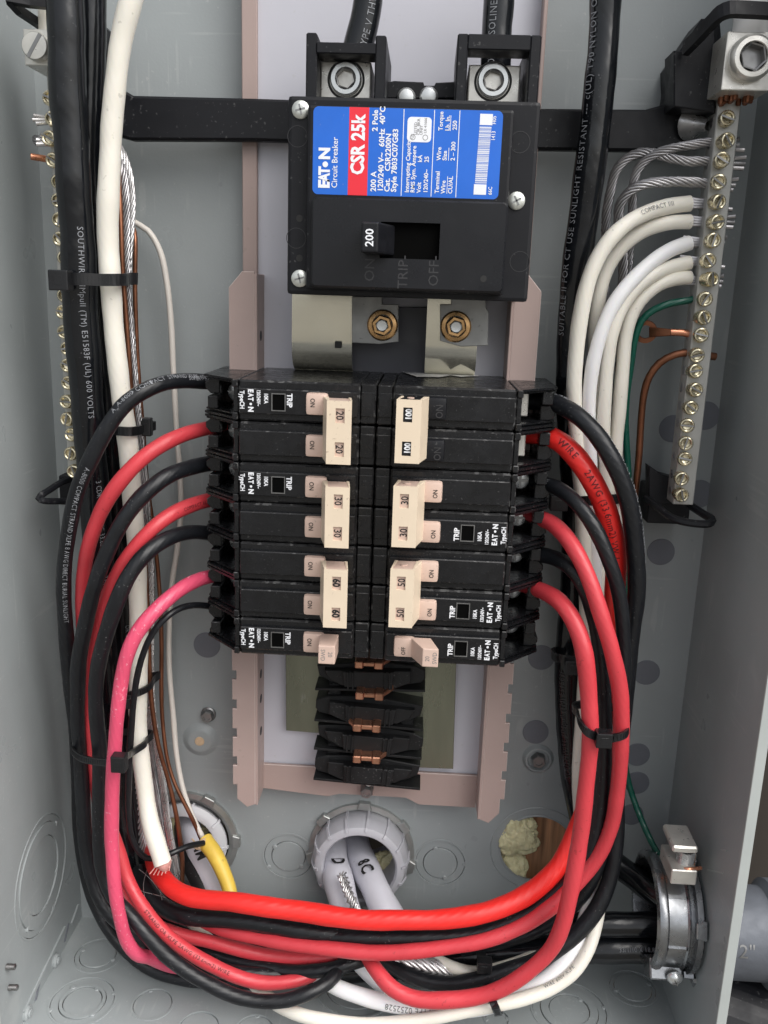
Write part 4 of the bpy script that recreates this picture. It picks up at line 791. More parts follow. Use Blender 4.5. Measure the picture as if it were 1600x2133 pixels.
# --- breaker wires, other side
wire('r1', 'branch_wire', 'thick black printed wire from the upper pole of the 100 amp breaker', 'wire', [(1080, 832, 42), (1120, 836, 46), (1160, 842, 56), (1200, 862, 66), (1236, 895, 72), (1268, 942, 75), (1294, 1000, 75), (1314, 1070, 73), (1324, 1150, 70), (1325, 1230, 66), (1318, 1310, 62), (1309, 1390, 58), (1300, 1470, 55), (1292, 1560, 54), (1286, 1650, 54), (1284, 1740, 56), (1274, 1820, 60), (1245, 1890, 64), (1195, 1950, 68), (1130, 1996, 70), (1060, 2020, 72), (980, 2044, 72), (920, 2048, 70), (860, 2034, 66), (815, 2008, 60), (770, 1975, 52)], 35, RB, n=20)
wire('r2', 'branch_wire', 'bright scarlet wire, the thickest red, from the 100 amp breaker across the whole bottom', 'wire', [(1070, 900, 42), (1105, 903, 46), (1140, 908, 54), (1172, 925, 60), (1205, 957, 64), (1234, 1000, 66), (1258, 1052, 66), (1273, 1105, 64), (1282, 1160, 60), (1281, 1230, 56), (1275, 1310, 50), (1266, 1400, 46), (1256, 1500, 44), (1240, 1600, 46), (1222, 1670, 50), (1200, 1732, 56), (1169, 1796, 62), (1132, 1838, 67), (1097, 1864, 70), (1050, 1888, 74), (1002, 1904, 77), (907, 1916, 79), (830, 1917, 80), (765, 1915, 80), (690, 1908, 79), (622, 1899, 78), (560, 1889, 77), (490, 1879, 75), (440, 1874, 72), (400, 1868, 68), (366, 1855, 62), (341, 1833, 54), (325, 1806, 42), (319, 1772, 20)], 41, M['bright'], n=22)
wire('r3', 'branch_wire', 'black wire from the upper pole of the 30 amp breaker under the 100 amp one', 'wire', [(1090, 990, 42), (1125, 1005, 50), (1158, 1014, 60), (1192, 1038, 70), (1224, 1076, 77), (1252, 1124, 80), (1274, 1180, 81), (1290, 1240, 80), (1299, 1310, 78), (1300, 1390, 74), (1296, 1470, 68), (1288, 1560, 62), (1276, 1650, 58), (1262, 1740, 58), (1240, 1820, 58), (1200, 1880, 56), (1140, 1930, 52), (1060, 1960, 50), (960, 1980, 50)], 29, RB)
wire('r4', 'branch_wire', 'red wire from the lower pole of the 30 amp breaker, outer red of its bundle', 'wire', [(1090, 1062, 44), (1122, 1078, 54), (1152, 1092, 64), (1184, 1124, 74), (1212, 1170, 82), (1236, 1228, 87), (1256, 1290, 90), (1275, 1354, 90), (1289, 1424, 88), (1294, 1500, 86), (1292, 1580, 82), (1285, 1650, 78), (1272, 1720, 74), (1248, 1780, 72), (1210, 1830, 72), (1176, 1864, 74), (1145, 1892, 76), (1097, 1926, 77), (1002, 1961, 80), (907, 1977, 80), (840, 1982, 80), (765, 1984, 79), (690, 1976, 77), (622, 1967, 74), (550, 1956, 70), (480, 1940, 64), (425, 1918, 56), (395, 1898, 48)], 32, M['red'])
wire('r5', 'branch_wire', 'black wire from the upper pole of the 50 amp breaker running between the reds', 'wire', [(1080, 1140, 44), (1115, 1153, 54), (1148, 1160, 62), (1178, 1174, 70), (1204, 1200, 76), (1225, 1240, 78), (1240, 1292, 78), (1250, 1350, 78), (1256, 1420, 76), (1258, 1500, 74), (1256, 1600, 72), (1248, 1690, 70), (1230, 1765, 68), (1200, 1822, 68), (1145, 1873, 70), (1097, 1906, 72), (1002, 1942, 74), (907, 1951, 74), (765, 1952, 73), (650, 1948, 70), (540, 1936, 66), (470, 1922, 60), (420, 1905, 54)], 32, RB)
wire('r6', 'branch_wire', 'red wire from the lower 50 amp pole, frontmost of the wires at the bottom', 'wire', [(1070, 1212, 46), (1105, 1222, 56), (1135, 1232, 66), (1166, 1252, 76), (1194, 1290, 84), (1213, 1340, 89), (1224, 1410, 91), (1228, 1500, 91), (1225, 1600, 90), (1216, 1700, 90), (1202, 1790, 91), (1189, 1860, 92), (1172, 1925, 92), (1144, 1982, 92), (1100, 2026, 92), (1040, 2060, 91), (980, 2079, 90), (920, 2085, 90), (860, 2079, 89), (815, 2056, 86), (786, 2024, 80), (764, 1990, 68), (750, 1960, 54)], 34, M['red'])
wire('r7', 'branch_wire', 'black wire lying directly beneath the scarlet wire, ending in a mesh-wrapped bend', 'wire', [(290, 1812, 30), (308, 1856, 44), (342, 1890, 54), (400, 1908, 62), (470, 1915, 66), (540, 1922, 68), (622, 1936, 70), (720, 1946, 70), (820, 1946, 68), (940, 1930, 62), (1060, 1895, 56), (1140, 1840, 50), (1200, 1765, 42)], 36, RB, n=20)
PATHS['r7'][2]['label'] = 'black wire lying directly beneath the scarlet wire near the yellow jacket'
wire('r8', 'branch_wire', 'black wire ending under the reds at the middle of the bottom crossing', 'wire', [(320, 1925, 44), (380, 1958, 50), (440, 1984, 56), (490, 2002, 60), (540, 2014, 64), (590, 2022, 66), (640, 2023, 68), (690, 2018, 68), (735, 2006, 66), (775, 1992, 60), (810, 1975, 50)], 27, RB)
print_on('r2', 'WIRE     2AWG (33.6mm2) VW-1', (1180, 915), 4.4, M['redink'], rot=-.25, sx=.95)
print_on('r1', '.6MM2)   33.6MM2 2 AWG COMPACT STRAND XLPE TYPE RW90 TC', (1150, 838), 3.3, F_, rot=1.05)
print_on('r3', 'RL CE', (1130, 1005), 3.3, M['fade'], rot=0)
# --- white wires from the bar with the white group
WW = 'white wires fastened to the neutral bar'
wr = M['whitew']
wire('n1', 'neutral_wire', 'uppermost printed white wire on the neutral bar', 'wire', [(1437, 424, 36), (1400, 429, 38), (1355, 441, 42), (1312, 462, 46), (1274, 496, 49), (1243, 542, 50), (1220, 600, 50), (1206, 672, 49), (1199, 750, 47), (1196, 840, 44), (1202, 940, 40), (1211, 1050, 36), (1217, 1150, 33), (1221, 1250, 30), (1221, 1350, 28), (1215, 1450, 26), (1209, 1550, 26), (1205, 1650, 26), (1215, 1760, 26), (1225, 1860, 32), (1200, 1950, 44), (1150, 2020, 60), (1060, 2065, 76)], 30, wr, WW)
wire('n2', 'neutral_wire', 'second white wire down the neutral bar', 'wire', [(1437, 462, 36), (1398, 463, 38), (1350, 476, 38), (1305, 505, 38), (1268, 552, 37), (1248, 610, 36), (1240, 690, 34), (1240, 780, 32), (1238, 880, 30), (1242, 990, 28), (1250, 1100, 26), (1254, 1200, 24), (1254, 1320, 22), (1250, 1450, 20), (1248, 1600, 20)], 29, wr, WW)
wire('n3', 'neutral_wire', 'brighter clean white wire, third down the neutral bar', 'wire', [(1437, 506, 36), (1404, 517, 38), (1362, 543, 42), (1322, 578, 46), (1286, 622, 48), (1258, 676, 48), (1240, 735, 47), (1230, 800, 45), (1226, 880, 42), (1230, 960, 38), (1236, 1050, 34), (1240, 1150, 30), (1242, 1260, 26), (1240, 1400, 22)], 29, M['whitec'], WW)
wire('n4', 'neutral_wire', 'cream wire directly below the brighter clean white wire on the bar', 'wire', [(1437, 547, 36), (1402, 555, 38), (1362, 572, 42), (1325, 600, 44), (1295, 640, 45), (1275, 692, 45), (1266, 750, 44), (1260, 830, 42), (1257, 900, 40), (1262, 970, 36), (1268, 1060, 30), (1270, 1180, 26), (1268, 1300, 22)], 28, wr, WW)
wire('n5', 'neutral_wire', 'lowest cream wire on the neutral bar, just above the green one', 'wire', [(1437, 578, 36), (1408, 580, 38), (1372, 592, 40), (1342, 616, 41), (1318, 652, 41), (1304, 700, 40), (1297, 770, 39), (1291, 850, 37), (1285, 920, 35), (1283, 1000, 32), (1283, 1100, 28), (1280, 1220, 24)], 28, wr, WW)
print_on('n1', 'COMPACT IIII', (1330, 452), 3.0, M['inkgrey'], rot=0, rev=True)
m = MB()
for i, (y, dx) in enumerate(((302, 0), (340, 0), (385, 4), (425, -6), (462, -4), (505, -4), (545, -6), (585, -14))):
    px = ptsR[i+1][0]; c = P(px+33+dx, y, 36); a = P(px+6, y, 36)
    for k in (-2.0, -.2, 1.8): m.tube([a+Vector((0, k*.3, k)), c+Vector((2.5*math.sin(i*2.1+k*3), -abs(k)*.9, k*1.3))], 1.05, 8)
    if i > 2:
        a = P(px-62, y-2, 36); c = P(px-24, y, 36)
        for k in (-1.8, -.5, .8, 2): m.tube([a+Vector((0, k*.4, k*1.1)), c+Vector((0, 0, k*.8))], .9, 7)
tag(link('strand_ends', m, DA, smooth=True), 'dark strand ends on both sides of the bar with the white wires', 'wire ends')
strands('bare_stranded_wire', 'bare stranded wire highest on the lit neutral bar', 'bare conductor', [(1500, 292, 36), (1476, 296, 36), (1440, 302, 36), (1403, 309, 36), (1361, 323, 34), (1333, 346, 32), (1320, 380, 30), (1318, 430, 28), (1313, 500, 26), (1308, 580, 24), (1306, 680, 20), (1300, 800, 16), (1290, 950, 14)], 17, DA)['label'] = 'bare stranded wire with the top position among the three on this bar'
strands('bare_stranded_wire', 'bare stranded wire making the widest arch below the black strap', 'bare conductor', [(1496, 336, 36), (1465, 336, 36), (1430, 336, 36), (1400, 330, 35), (1365, 320, 33), (1336, 318, 31), (1307, 330, 29), (1284, 356, 27), (1273, 394, 25), (1264, 440, 23), (1262, 520, 21), (1262, 620, 18), (1268, 760, 15), (1275, 900, 13)], 18, DA)
strands('bare_stranded_wire', 'lowest bare stranded wire on its bar, just above the printed white wire', 'bare conductor', [(1492, 384, 36), (1468, 382, 36), (1430, 379, 37), (1389, 379, 37), (1345, 383, 36), (1312, 398, 34), (1292, 428, 32), (1290, 478, 30), (1298, 534, 28), (1296, 620, 26), (1292, 740, 20), (1288, 900, 14)], 19, DA)
wire('gr', 'ground_wire', 'green ground wire on the neutral bar below the white wires', 'wire', [(1450, 622, 36), (1428, 627, 36), (1400, 631, 36), (1362, 645, 36), (1338, 665, 35), (1324, 700, 34), (1314, 760, 31), (1306, 820, 28), (1303, 890, 25), (1307, 960, 23), (1311, 1020, 22), (1310, 1120, 20), (1300, 1300, 18), (1296, 1480, 18), (1299, 1570, 18), (1308, 1625, 20), (1322, 1672, 24), (1342, 1722, 32), (1366, 1770, 42), (1394, 1806, 54)], 14, M['green'], n=14)
wire('gr2', 'bare_copper_wire', 'brown bare copper wire curving down from the neutral bar', 'wire', [(1490, 743, 34), (1470, 740, 35), (1450, 737, 36), (1425, 735, 36), (1400, 741, 35), (1373, 757, 33), (1352, 786, 31), (1342, 820, 29), (1336, 870, 27), (1332, 930, 25), (1326, 1000, 23), (1318, 1080, 20), (1305, 1200, 17), (1296, 1330, 15)], 15, M['oldcopper'], n=14)
wire('cl', 'copper_lug', 'short copper rod with a flattened eyelet on the neutral bar', 'lug', [(1446, 698, 36), (1432, 694, 36), (1412, 692, 36), (1396, 692, 35)], 15, M['copper'], n=14)
m = MB(); m.lathe(P(1345, 690, 30), (-.3, -1, -.2), [(5.6, 0), (5.6, 1.6), (3.3, 1.6), (3.3, 0), (5.6, 0)], 24); m.hexa([P(1352, 684, 30), P(1398, 688, 32), P(1398, 697, 32), P(1352, 700, 30)], [P(1352, 680, 33), P(1398, 685, 38), P(1398, 700, 38), P(1352, 703, 33)], .4); link('eyelet', m, M['oldcopper'], PATHS['cl'][2], smooth=True)
m = MB(); m.tube([P(1478, 623, 36), P(1492, 626, 36)], 1.0, 8); m.tube([P(1440, 622, 36), P(1452, 622, 36)], 1.1, 8); tag(link('copper_wire_end', m, M['copper']), 'tiny copper end of the green wire poking through the bar', 'wire end')
# --- white wires along the bottom
wire('b1', 'neutral_wire', 'printed white cable across the bottom under the front red loop', 'wire', [(660, 2030, 64), (690, 2050, 70), (720, 2064, 74), (780, 2083, 78), (850, 2098, 80), (930, 2103, 80), (1000, 2096, 80), (1070, 2075, 78), (1130, 2044, 76), (1176, 2004, 72), (1206, 1955, 66), (1226, 1900, 58), (1236, 1840, 48), (1236, 1770, 38), (1226, 1700, 30)], 34, M['whitec'], floor=True)
wire('b2', 'neutral_wire', 'cream wire lowest of all at the bottom edge, held by the small cable tie', 'wire', [(520, 2040, 60), (550, 2070, 70), (585, 2096, 78), (640, 2118, 84), (720, 2130, 86), (800, 2131, 87), (880, 2124, 88), (960, 2108, 88), (1030, 2094, 87), (1090, 2080, 85), (1150, 2058, 82), (1196, 2024, 78), (1226, 1976, 72), (1244, 1920, 64), (1252, 1860, 54), (1250, 1780, 42)], 27, wr)
wire('b3', 'neutral_wire', 'pale cable emerging under the reds and passing behind the front red loop', 'wire', [(715, 1965, 48), (735, 1995, 56), (765, 2028, 62), (800, 2056, 68), (845, 2078, 72), (900, 2092, 70)], 30, M['whitec'])
wire('b4', 'neutral_wire', 'short cream wire clamped by the square cable tie at the lower middle', 'wire', [(850, 1968, 48), (890, 1986, 54), (920, 2004, 60), (955, 2018, 64), (990, 2025, 64), (1030, 2020, 62), (1080, 2005, 58), (1130, 1985, 52)], 26, wr)
wire('b5', 'neutral_wire', 'short cream wire crossing under the black and red wires below the bushing', 'wire', [(378, 1885, 34), (396, 1915, 40), (420, 1945, 46), (450, 1970, 50)], 25, wr)
strands('bare_stranded_wire', 'bright bare stranded wire under the reds at the middle bottom', 'bare conductor', [(770, 1978, 50), (810, 1990, 56), (860, 2000, 60), (910, 2014, 62), (960, 2030, 62), (1000, 2042, 58)], 30, AL, n=10, sr=.28, pitch=40)
print_on('b1', '(UL) TYPE 0252528', (930, 2103), 4.2, M['inkgrey'], rot=.1, rev=True)
print_on('b2', 'WIRE 600V XLPE', (1140, 2060), 2.8, M['inkgrey'], rot=.3)
# --- jackets out of the middle conduit
wire('j1', 'cable_jacket', 'pale cable jacket marked with a black D inside the grey conduit bushing', 'cable', [(690, 1730, -30), (697, 1790, 0), (706, 1838, 24), (718, 1885, 38), (736, 1935, 44), (760, 1975, 46)], 60, M['jacket'], n=22, rfn=lambda L, u: 1+.05*math.sin(L*.15))
wire('j2', 'cable_jacket', 'pale cable jacket marked 8 and C emerging from the grey conduit bushing', 'cable', [(738, 1745, -30), (756, 1795, 0), (775, 1838, 22), (797, 1885, 36), (825, 1935, 44), (850, 1975, 46)], 60, M['jacket'], n=22, rfn=lambda L, u: 1+.05*math.sin(L*.15+2))
print_on('j1', 'D', (702, 1815), 9.5, M['ink'], rot=-.1, bold=.03, lift=.9); print_on('j2', '8C', (770, 1822), 9.0, M['ink'], rot=-.25, bold=.03, lift=.9)
strands('foil_braid', 'crinkled silver braid split open on the pale jacket marked D', 'braid', [(712, 1822, 36), (722, 1850, 44), (735, 1880, 50), (750, 1920, 52)], 20, AL, n=8, sr=.16, pitch=12)
wire('j3', 'cable_jacket', 'white jacket marked with a black M in the bushing beside the yellow jacket', 'cable', [(392, 1690, -20), (400, 1740, 2), (416, 1785, 14), (436, 1825, 24), (458, 1865, 32), (480, 1905, 36)], 46, M['jacket'], n=20)
print_on('j3', 'MM', (412, 1768), 8.0, M['ink'], rot=-.2, bold=.03, lift=.5)
wire('j4', 'cable_jacket', 'dark dusty cable jacket between the copper wire and white jacket', 'cable', [(378, 1700, -20), (388, 1760, 2), (402, 1800, 16), (420, 1838, 26), (440, 1880, 32), (455, 1910, 34)], 40, M['insul'], n=18)
wire('y', 'yellow_cable', 'yellow cable jacket with a frayed mouth in front of the pale bushing', 'cable', [(426, 1752, 26), (440, 1768, 30), (454, 1790, 34), (466, 1815, 38), (475, 1840, 42), (481, 1870, 46), (480, 1905, 50)], 32, M['yellow'], n=20, rfn=lambda L, u: 1+.08*math.sin(L*.11+1)+(.12 if u < .06 else 0))
m = MB(); r = random.Random(8); e0 = P(428, 1756, 28)
for k in range(14):
    a = e0+Vector((r.uniform(-2, 2), -r.uniform(0, 3), r.uniform(-2.5, 3.5))); m.tube(spline([a, a+Vector((-r.uniform(1, 3), -r.uniform(0, 2), r.uniform(-1, 2))), a+Vector((-r.uniform(2, 6), -r.uniform(0, 3), r.uniform(-3, 4)))], 1.5), r.uniform(.4, .9), 6)
link('frayed_filler', m, M['frayed'], PATHS['y'][2])
m = MB(); p7, r7_, _o = PATHS['r7']; f7 = frames(p7)[1:9]
for k in range(12):
    sg = 1 if k % 2 else -1; pts_ = []
    for i, (p, T_, N_, B_) in enumerate(f7):
        for q in range(3):
            if i == len(f7)-1 and q: break
            pn = p.lerp(f7[min(i+1, len(f7)-1)][0], q/3); a = k*.524*2+sg*(i+q/3)*.42; pts_.append(pn+(N_*math.cos(a)+B_*math.sin(a))*(r7_*1.06))
    m.tube(pts_, .16, 5)
tag(link('wire_mesh_wrap', m, AL), 'small patch of fine silver mesh wrapped on the black wire bend', 'wire mesh')
# --- taped cable at the big lug, white wire at the slotted lug
wire('tp', 'taped_cable', 'white taped cable entering the big aluminium lug', 'cable', [(1566, -60, 50), (1566, 0, 50), (1566, 40, 50), (1560, 90, 50)], 74, M['tape'], n=26, floor=False, rfn=lambda L, u: 1.0+(.04 if int(L/9) % 2 else 0))
wire('sl', 'neutral_wire', 'short white wire entering the slotted lug', 'wire', [(94, -30, 44), (96, 10, 43), (97, 55, 42), (98, 75, 42)], 34, wr, floor=False)
# ================================================================== CONDUIT FITTINGS THROUGH THE BACK
def locknut(O, ax, R, th, lugs, mt, par, a0=.3):
    m = MB(); m.lathe(O, ax, [(R-5.5, -.2), (R-5.5, th*.6), (R-3, th), (R, th*.8), (R, -.2)], 72)
    A = Vector(ax).normalized(); U = A.orthogonal().normalized(); Wv = A.cross(U)
    for k in range(lugs):
        a = a0+2*math.pi*k/lugs; c = U*math.cos(a)+Wv*math.sin(a); d = -U*math.sin(a)+Wv*math.cos(a); p = O+c*(R-1.0)
        q = lambda t: [p+c*(-2)+d*(-4.6)+A*t, p+c*(2.6)+d*(-3.4)+A*t, p+c*(2.6)+d*(3.4)+A*t, p+c*(-2)+d*(4.6)+A*t]
        m.hexa(q(-.1), q(th*1.35), .4)
    return link('locknut', m, M[mt], par, smooth=False)
def bushing(label, cx, cz, R, r_in, hh, mt, rib, lugs, tilt=(0, 0)):
    O = Vector((cx, 0, cz)); t = thing('conduit_bushing', label, 'conduit fitting', O); A = Vector((tilt[0], -1, tilt[1]))
    locknut(O, (0, -1, 0), R+(3.4 if rib > 10 else 6.2), 3.0, lugs, 'nutz', t)
    m = MB(); m.lathe(O, A, [(R-.6, 2.4), (R, 3.2), (R, hh*.62), (R-2.2, hh-1.2), (R-4.2, hh), (r_in+1.2, hh), (r_in, hh-1.4), (r_in-.4, -30)], 96)
    body = link('ring', m, M[mt], t, smooth=True); m = MB(); A = A.normalized(); U = A.orthogonal().normalized(); Wv = A.cross(U)
    for k in range(rib):
        a = .2+2*math.pi*k/rib; c = U*math.cos(a)+Wv*math.sin(a); m.sweep([O+c*(R+.3)+A*3.4, O+c*(R+.3)+A*(hh*.62), O+c*(R-2.0)+A*(hh-1.0), O+c*(R-3.8)+A*(hh+.15)], lambda u, A=A, c=c: A.cross(c), 1.5, 1.3); link('rib', m, M[mt], body); m = MB()
    return t
# positions are real: the fittings stand square on the plate
bushing('grey plastic conduit bushing with a toothed zinc locknut, middle of the back plate', 178.3, 61.0, 29, 21.5, 19, 'pvc', 14, 7)
bushing('pale conduit bushing with zinc locknut behind the yellow jacket', holeL.x+1, holeL.z, 26.5, 19, 8, 'bush', 9, 6)
def lump(name, label, c, R, seed, m, squash=(1, .6, 1), sub=5):
    bm = bmesh.new(); bmesh.ops.create_icosphere(bm, subdivisions=sub, radius=1.0)
    for v in bm.verts:
        n = v.co.normalized(); d = 1+.34*noise.noise(n*1.3+Vector((seed, 0, 0)))+.17*noise.noise(n*3.4+Vector((seed, 3, 0)))+.11*noise.noise(n*7+Vector((0, seed, 0)))+.05*noise.noise(n*18+Vector((0, seed, 4)))
        v.co = Vector((n.x*R*squash[0], n.y*R*squash[1], n.z*R*squash[2]))*d+c
    b = MB(); b._bm(bm, 0); o = link(name, b, m, smooth='all'); return tag(o, label, 'spray foam')
lump('spray_foam', 'pale yellow foam lump in the open knockout hole', P(1079, 1740, -3), 13.2, 3.1, M['foam'], (.95, .42, 1.05))
lump('spray_foam', 'narrow lower lump of pale yellow foam in the open knockout hole', P(1062, 1808, -5), 10.5, 7.7, M['foam'], (.85, .4, 1.5))
lump('spray_foam', 'yellowish foam lump inside the grey conduit bushing beside the jacket marked 8', P(812, 1812, -10), 13, 5.2, M['foam'], (1, .5, 1))
lump('spray_foam', 'small foam lump inside the pale bushing above the jacket marked M', P(380, 1722, -14), 12, 1.7, M['foam'], (1.3, .5, .6))
m = MB(); m.box(P(1092, 1770, -9).x, P(1176, 1770, -9).x, 20, 380, -48, -9, .8)
o = tag(link('wooden_stud', m, mat('planed_fir', (.50, .26, .135), .6, var=.5, vscale=240, bump=.3, bscale=300, aniso=(1, 1, .05))), 'brown wooden stud seen through the open knockout hole', 'wooden stud')
m = MB(); m.box(P(1180, 1770, -9).x, P(1180, 1770, -9).x+30, 20, 380, -48, -6, .8); tag(link('board', m, mat('pale_sawn_board', (.40, .29, .19), .7, var=.2, vscale=60, aniso=(1, 1, .1))), 'pale sawn board edge behind the open knockout hole', 'board')
# rolled edge of the open knockout
m = MB(); m.lathe((holeR.x, 0, holeR.z), (0, -1, 0), [(22.0, .3), (22.6, .5), (23.2, .05)], 64); m.lathe((holeR.x, 0, holeR.z), (0, -1, 0), [(27.6, .05), (28.0, .45), (28.5, .05)], 64); link('knockout_rim', m, EM, enc, smooth=True)

# ================================================================== METAL CONNECTOR ON THE SIDE WALL
cy, czc = -53.0, None
lo_, hi_ = 0, 200
pc = P(1440, 1925, 82); CO = Vector((W, -54, pc.z-13)); AX = Vector((-1, 0, 0))
ct = thing('cable_connector', 'heavy dark cast metal cable connector on the side wall with a ground clamp on top', 'cable connector', CO)
m = MB(); m.lathe(CO, AX, [(27, 0), (27.5, 1.2), (31.5, 2.2), (31.5, 5.2), (29, 5.8), (28, 7), (28, 7.6)], 72); link('collar', m, M['cast'], ct, smooth=True)
m = MB(); m.lathe(CO, AX, [(25, 6), (29.6, 8.0), (30.2, 9.0), (29.2, 9.8), (29.0, 19), (30.2, 20.0), (30.6, 22), (30.0, 24), (27.6, 25), (26, 24.4), (25.4, 18), (25, 6)], 72); body = link('body', m, M['cast'], ct, smooth=True)
m = MB()
for a in (-.98, -.05, .85, 1.9, 2.9, 4.0):
    c = Vector((0, -math.cos(a), math.sin(a))); m.sweep([CO+AX*10+c*29.4, CO+AX*19.2+c*29.4], lambda u, c=c: AX.cross(c), 1.8, 1.4); link('rib', m, M['cast'], body); m = MB()
m = MB()
for a in (.35, 1.6, 2.8, 4.1, 5.3, -1.05):
    c = Vector((0, -math.cos(a), math.sin(a))); d = AX.cross(c); p = CO+c*31.4
    q = lambda t: [p+d*-5+AX*1.0+c*t, p+d*-4+AX*6.6+c*t, p+d*4+AX*6.6+c*t, p+d*5+AX*1.0+c*t]
    m.hexa(q(-2), q(2.0), .5)
    link('locknut_lug', m, M['cast'], ct); m = MB()
# lower ear with its round screw
a = -.95; c = Vector((0, -math.cos(a), math.sin(a))); d = AX.cross(c).normalized(); p = CO+AX*17+c*29.5
m = MB(); q = lambda t, s: [p+d*-7*s+AX*-9+c*t, p+d*-7*s+AX*8+c*t, p+d*8*s+AX*8+c*t, p+d*8*s+AX*-9+c*t]; m.hexa(q(-6, 1), q(5, .85), .8); link('screw_ear', m, M['cast'], ct)
m = MB(); sp_ = P(1409, 2050, 84); m.lathe(sp_+Vector((0, 4, 1)), (0, -1, -.25), [(4.1, 0), (4.0, 1.2), (3.0, 2.8), (1.4, 3.4)], 28, ends=(0, 1)); s = link('clamp_screw', m, M['zinc'], ct, smooth=True)
m = MB(); O = sp_+Vector((0, .6, .15))
for k in (0, 1): u = Vector((math.cos(.5+k*1.57), 0, math.sin(.5+k*1.57))); m.sweep([O-u*1.9, O+u*1.9], Vector((0, 1, 0)), .5, .6)
link('cross_recess', m, M['steel'], s)
m = MB(); m.disc(P(1457, 2046, 74), (-.8, -1, -.6), 5.0, -3, 3, 1.6, 8); link('set_lug', m, M['cast'], ct)
# ground clamp
K = P(1420, 1795, 66); m = MB(); bx = lambda x0, x1, y0, y1, h0, h1, bev=.5: m.box(X(x0, y0, h1), X(x1, y0, h1), Z(x0, y1, h1), Z(x0, y0, h1), h0, h1, bev)
bx(1400, 1454, 1812, 1842, 62, 84); link('clamp_block', m, M['lug'], ct)
m = MB(); bx(1402, 1456, 1763, 1777, 64, 84, .9); link('clamp_plate', m, M['lug'], ct)
m = MB(); bx(1398, 1452, 1777, 1812, 61, 64, .3); link('clamp_back', m, M['lug'], ct)
zz0, zz1 = Z(1427, 1812, 76), Z(1427, 1777, 76); xx = X(1427, 1795, 76); m = MB(); pr_ = []; z = zz0-1
while z < zz1+1.5: pr_ += [(4.0, z-zz0), (4.5, z-zz0+.35), (4.0, z-zz0+.7)]; z += .8
m.lathe((xx, -76, zz0), (0, 0, 1), pr_, 24); m.lathe((xx, -76, zz1), (0, 0, 1), [(4.6, 3.6), (4.4, 4.1), (3.6, 4.4), (2, 4.3)], 24, ends=(0, 1)); link('clamp_bolt', m, M['zinc'], ct, smooth=True)
m = MB(); m.tube(spline([P(1391, 1806, 62), P(1402, 1808, 70), P(1425, 1811, 82), P(1445, 1810, 82), P(1460, 1808, 80)], 2), 1.0, 8)
m.tube(spline([P(1392, 1804, 64), P(1396, 1790, 68), P(1402, 1780, 66)], 2), 1.2, 8); m.tube(spline([P(1446, 1780, 72), P(1445, 1796, 76), P(1444, 1808, 80)], 2), .8, 8)
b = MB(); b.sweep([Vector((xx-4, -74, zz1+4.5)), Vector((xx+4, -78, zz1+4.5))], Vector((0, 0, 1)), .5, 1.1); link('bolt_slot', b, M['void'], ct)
tag(link('copper_strands', m, M['copper'], smooth=True), 'bare copper end of the green wire splayed under the ground clamp', 'wire end')
# fitting outside the box
fx = thing('conduit_hub', 'grey cast conduit fitting stamped 2 inch outside the box', 'conduit fitting', (W+22, -50, 60))
FO = PX(1600, 1985, W+20); FO = Vector((W+6, -60, FO.z-26))
m = MB(); m.lathe(FO, (1, 0, 0), [(20, 0), (24, 1), (24, 30), (28, 33), (28, 60), (22, 62)], 72); link('hub', m, mat('weathered_cast_grey', (.11, .12, .14), .55, .3, var=.15, vscale=50, bump=.2, bscale=200), fx, smooth=True)
m = MB(); p = P(1547, 1977, 94)
def hubfn(x, y):
    a = .12+y/24.0; return Vector((p.x+3+x, FO.y-math.cos(a)*24.25, FO.z+math.sin(a)*24.25))
m.text('2"', 10, (0, 0, 0), (1, 0, 0), (0, 0, 1), fn=hubfn); link('stamped_lettering', m, M['steel'], fx)
m = MB(); m.lathe(FO+Vector((0, 8, -52)), (1, -.15, -.25), [(30, 0), (30, 80)], 40, ends=(1, 1)); tag(link('conduit_pipe', m, M['satin']), 'dark pipe below the grey conduit fitting outside the box', 'pipe')

# ================================================================== CABLE TIES
def tie(label, loop, head, wid, hs=(6, 5, 6), hrot=0, back=True, upv=None):
    H = P(*head); t = thing('cable_tie', label, 'cable tie', H, 'black nylon cable ties')
    pts = [P(*q) for q in loop]; m = MB()
    if back: a, c = pts[0], pts[-1]; mid = (a+c)/2; pts = pts+[c+Vector((1, 7, 0)), mid+Vector((0, 13, 0)), a+Vector((-1, 7, 0)), a]
    path = spline(pts, 1.5); up = upv or (P(loop[0][0], loop[0][1]-50, loop[0][2])-P(*loop[0])).normalized()
    m.sweep(path, up, wid, 1.1); s = link('strap', m, M['tie'], t)
    m = MB(); m.box(H.x-hs[0]/2, H.x+hs[0]/2, H.z-hs[2]/2, H.z+hs[2]/2, -H.y-hs[1]/2, -H.y+hs[1]/2, .6, seg=2); m.box(H.x-hs[0]*.22, H.x+hs[0]*.22, H.z-hs[2]*.22, H.z+hs[2]*.22, -H.y+hs[1]/2-.2, -H.y+hs[1]/2+.15, .05)
    h = link('head', m, M['tie'], t); h.rotation_euler = (0, 0, 0)
    r = MB(); n = len(path)
    for i in range(0, int(n*.45)):
        T_ = (path[i+1]-path[i]).normalized(); Nn = T_.cross(up).normalized(); Nn = Nn if Nn.y < 0 else -Nn
        r.sweep([path[i]+Nn*.6-up*(wid*.32), path[i]+Nn*.6+up*(wid*.32)], T_, .5, .3)
    link('teeth', r, M['tie'], s); return t
tie('uppermost cable tie joining the thick black and thick white cables, square head to one side', [(112, 584, 72), (140, 582, 75), (170, 581, 76), (210, 583, 73), (245, 583, 71), (262, 582, 64), (271, 580, 54)], (127, 584, 77), 5.4, (9, 7, 9))
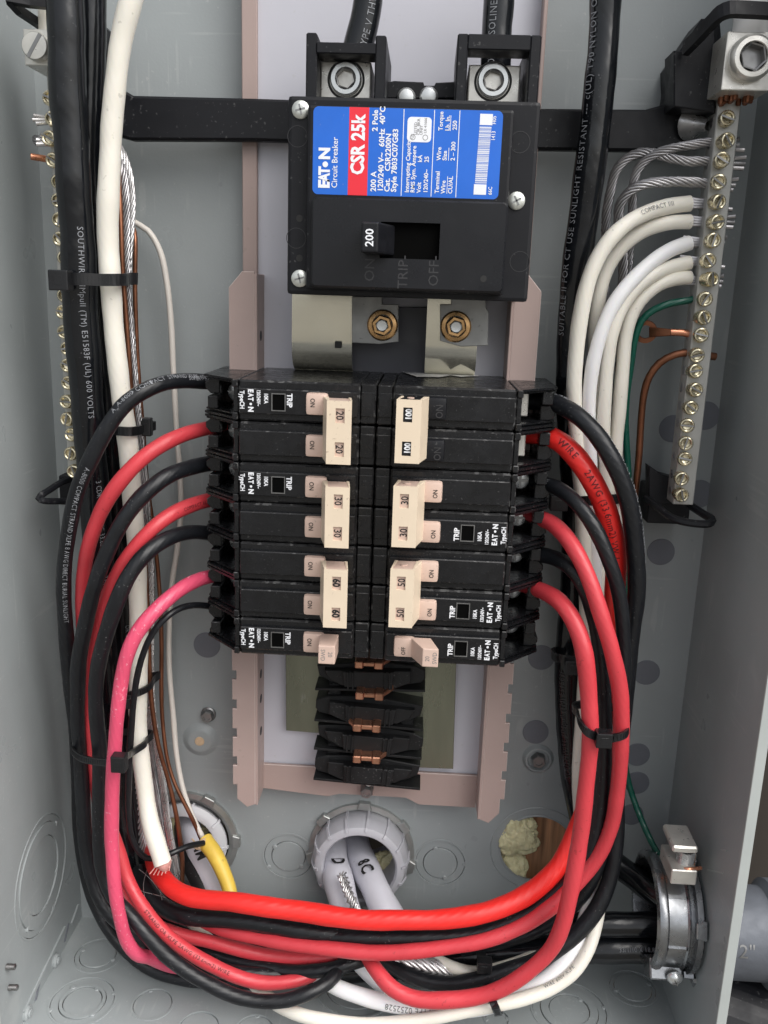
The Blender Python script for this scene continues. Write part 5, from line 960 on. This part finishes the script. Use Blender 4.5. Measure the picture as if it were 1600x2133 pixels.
tie('toothed cable tie on the white cable beside the arching black wire', [(240, 897, 56), (252, 898, 64), (270, 899, 64), (286, 897, 58), (300, 893, 50), (310, 890, 44)], (307, 889, 50), 4.4, (4.4, 5, 9))
tie('headless-looking thin cable tie crossing the white cable above the other one', [(262, 1449, 48), (272, 1447, 53), (288, 1443, 54), (304, 1436, 50), (316, 1426, 44), (321, 1416, 36)], (266, 1462, 60), 3.8, (5, 5, 6))['label'] = 'thin cable tie crossing the white cable level with the bottom edge of the breakers'
tie('cable tie around the black, red and pink wires with a dark cubic head', [(150, 1556, 54), (154, 1568, 66), (172, 1580, 76), (200, 1586, 82), (228, 1588, 88), (250, 1584, 92), (268, 1572, 74), (284, 1562, 58), (302, 1550, 52), (306, 1542, 46)], (249, 1588, 97), 3.9, (7, 6, 8.5))
tie('cable tie binding the red and black wires, head on the black between two reds', [(1203, 1486, 84), (1208, 1505, 92), (1222, 1524, 97), (1240, 1533, 96), (1262, 1538, 92), (1285, 1536, 94), (1302, 1530, 92), (1309, 1516, 84), (1310, 1498, 74)], (1257, 1538, 97), 3.9, (7.5, 6, 7.5))
tie('cable tie around the white wires behind the scarlet wire', [(1196, 1046, 34), (1210, 1044, 42), (1240, 1042, 46), (1275, 1040, 44), (1298, 1038, 36), (1305, 1036, 26)], (1163, 1046, 38), 5.0, (9, 7, 8), back=True)
tie('small cable tie around the lowest cream wire at the bottom edge', [(1022, 2078, 84), (1026, 2084, 93), (1031, 2096, 97), (1036, 2108, 93), (1038, 2113, 86)], (1024, 2080, 88), 4.0, (4.5, 4, 3.4), upv=Vector((1, 0, .25)))
tie('cable tie with a square holed head at the lower middle, on the short cream wire', [(1006, 1998, 58), (1008, 2004, 68), (1010, 2018, 72), (1014, 2032, 66)], (1009, 2010, 74), 5, (8, 6, 6.6), upv=Vector((1, 0, 0)))
tie('cable tie on the thick black cable and whites, hidden under the pink-red wires', [(1158, 1370, 28), (1170, 1372, 34), (1200, 1376, 36), (1228, 1376, 32)], (1194, 1388, 38), 5, (9, 6, 8))['label'] = 'cable tie on the thick black printed cable level with the lowest breakers'
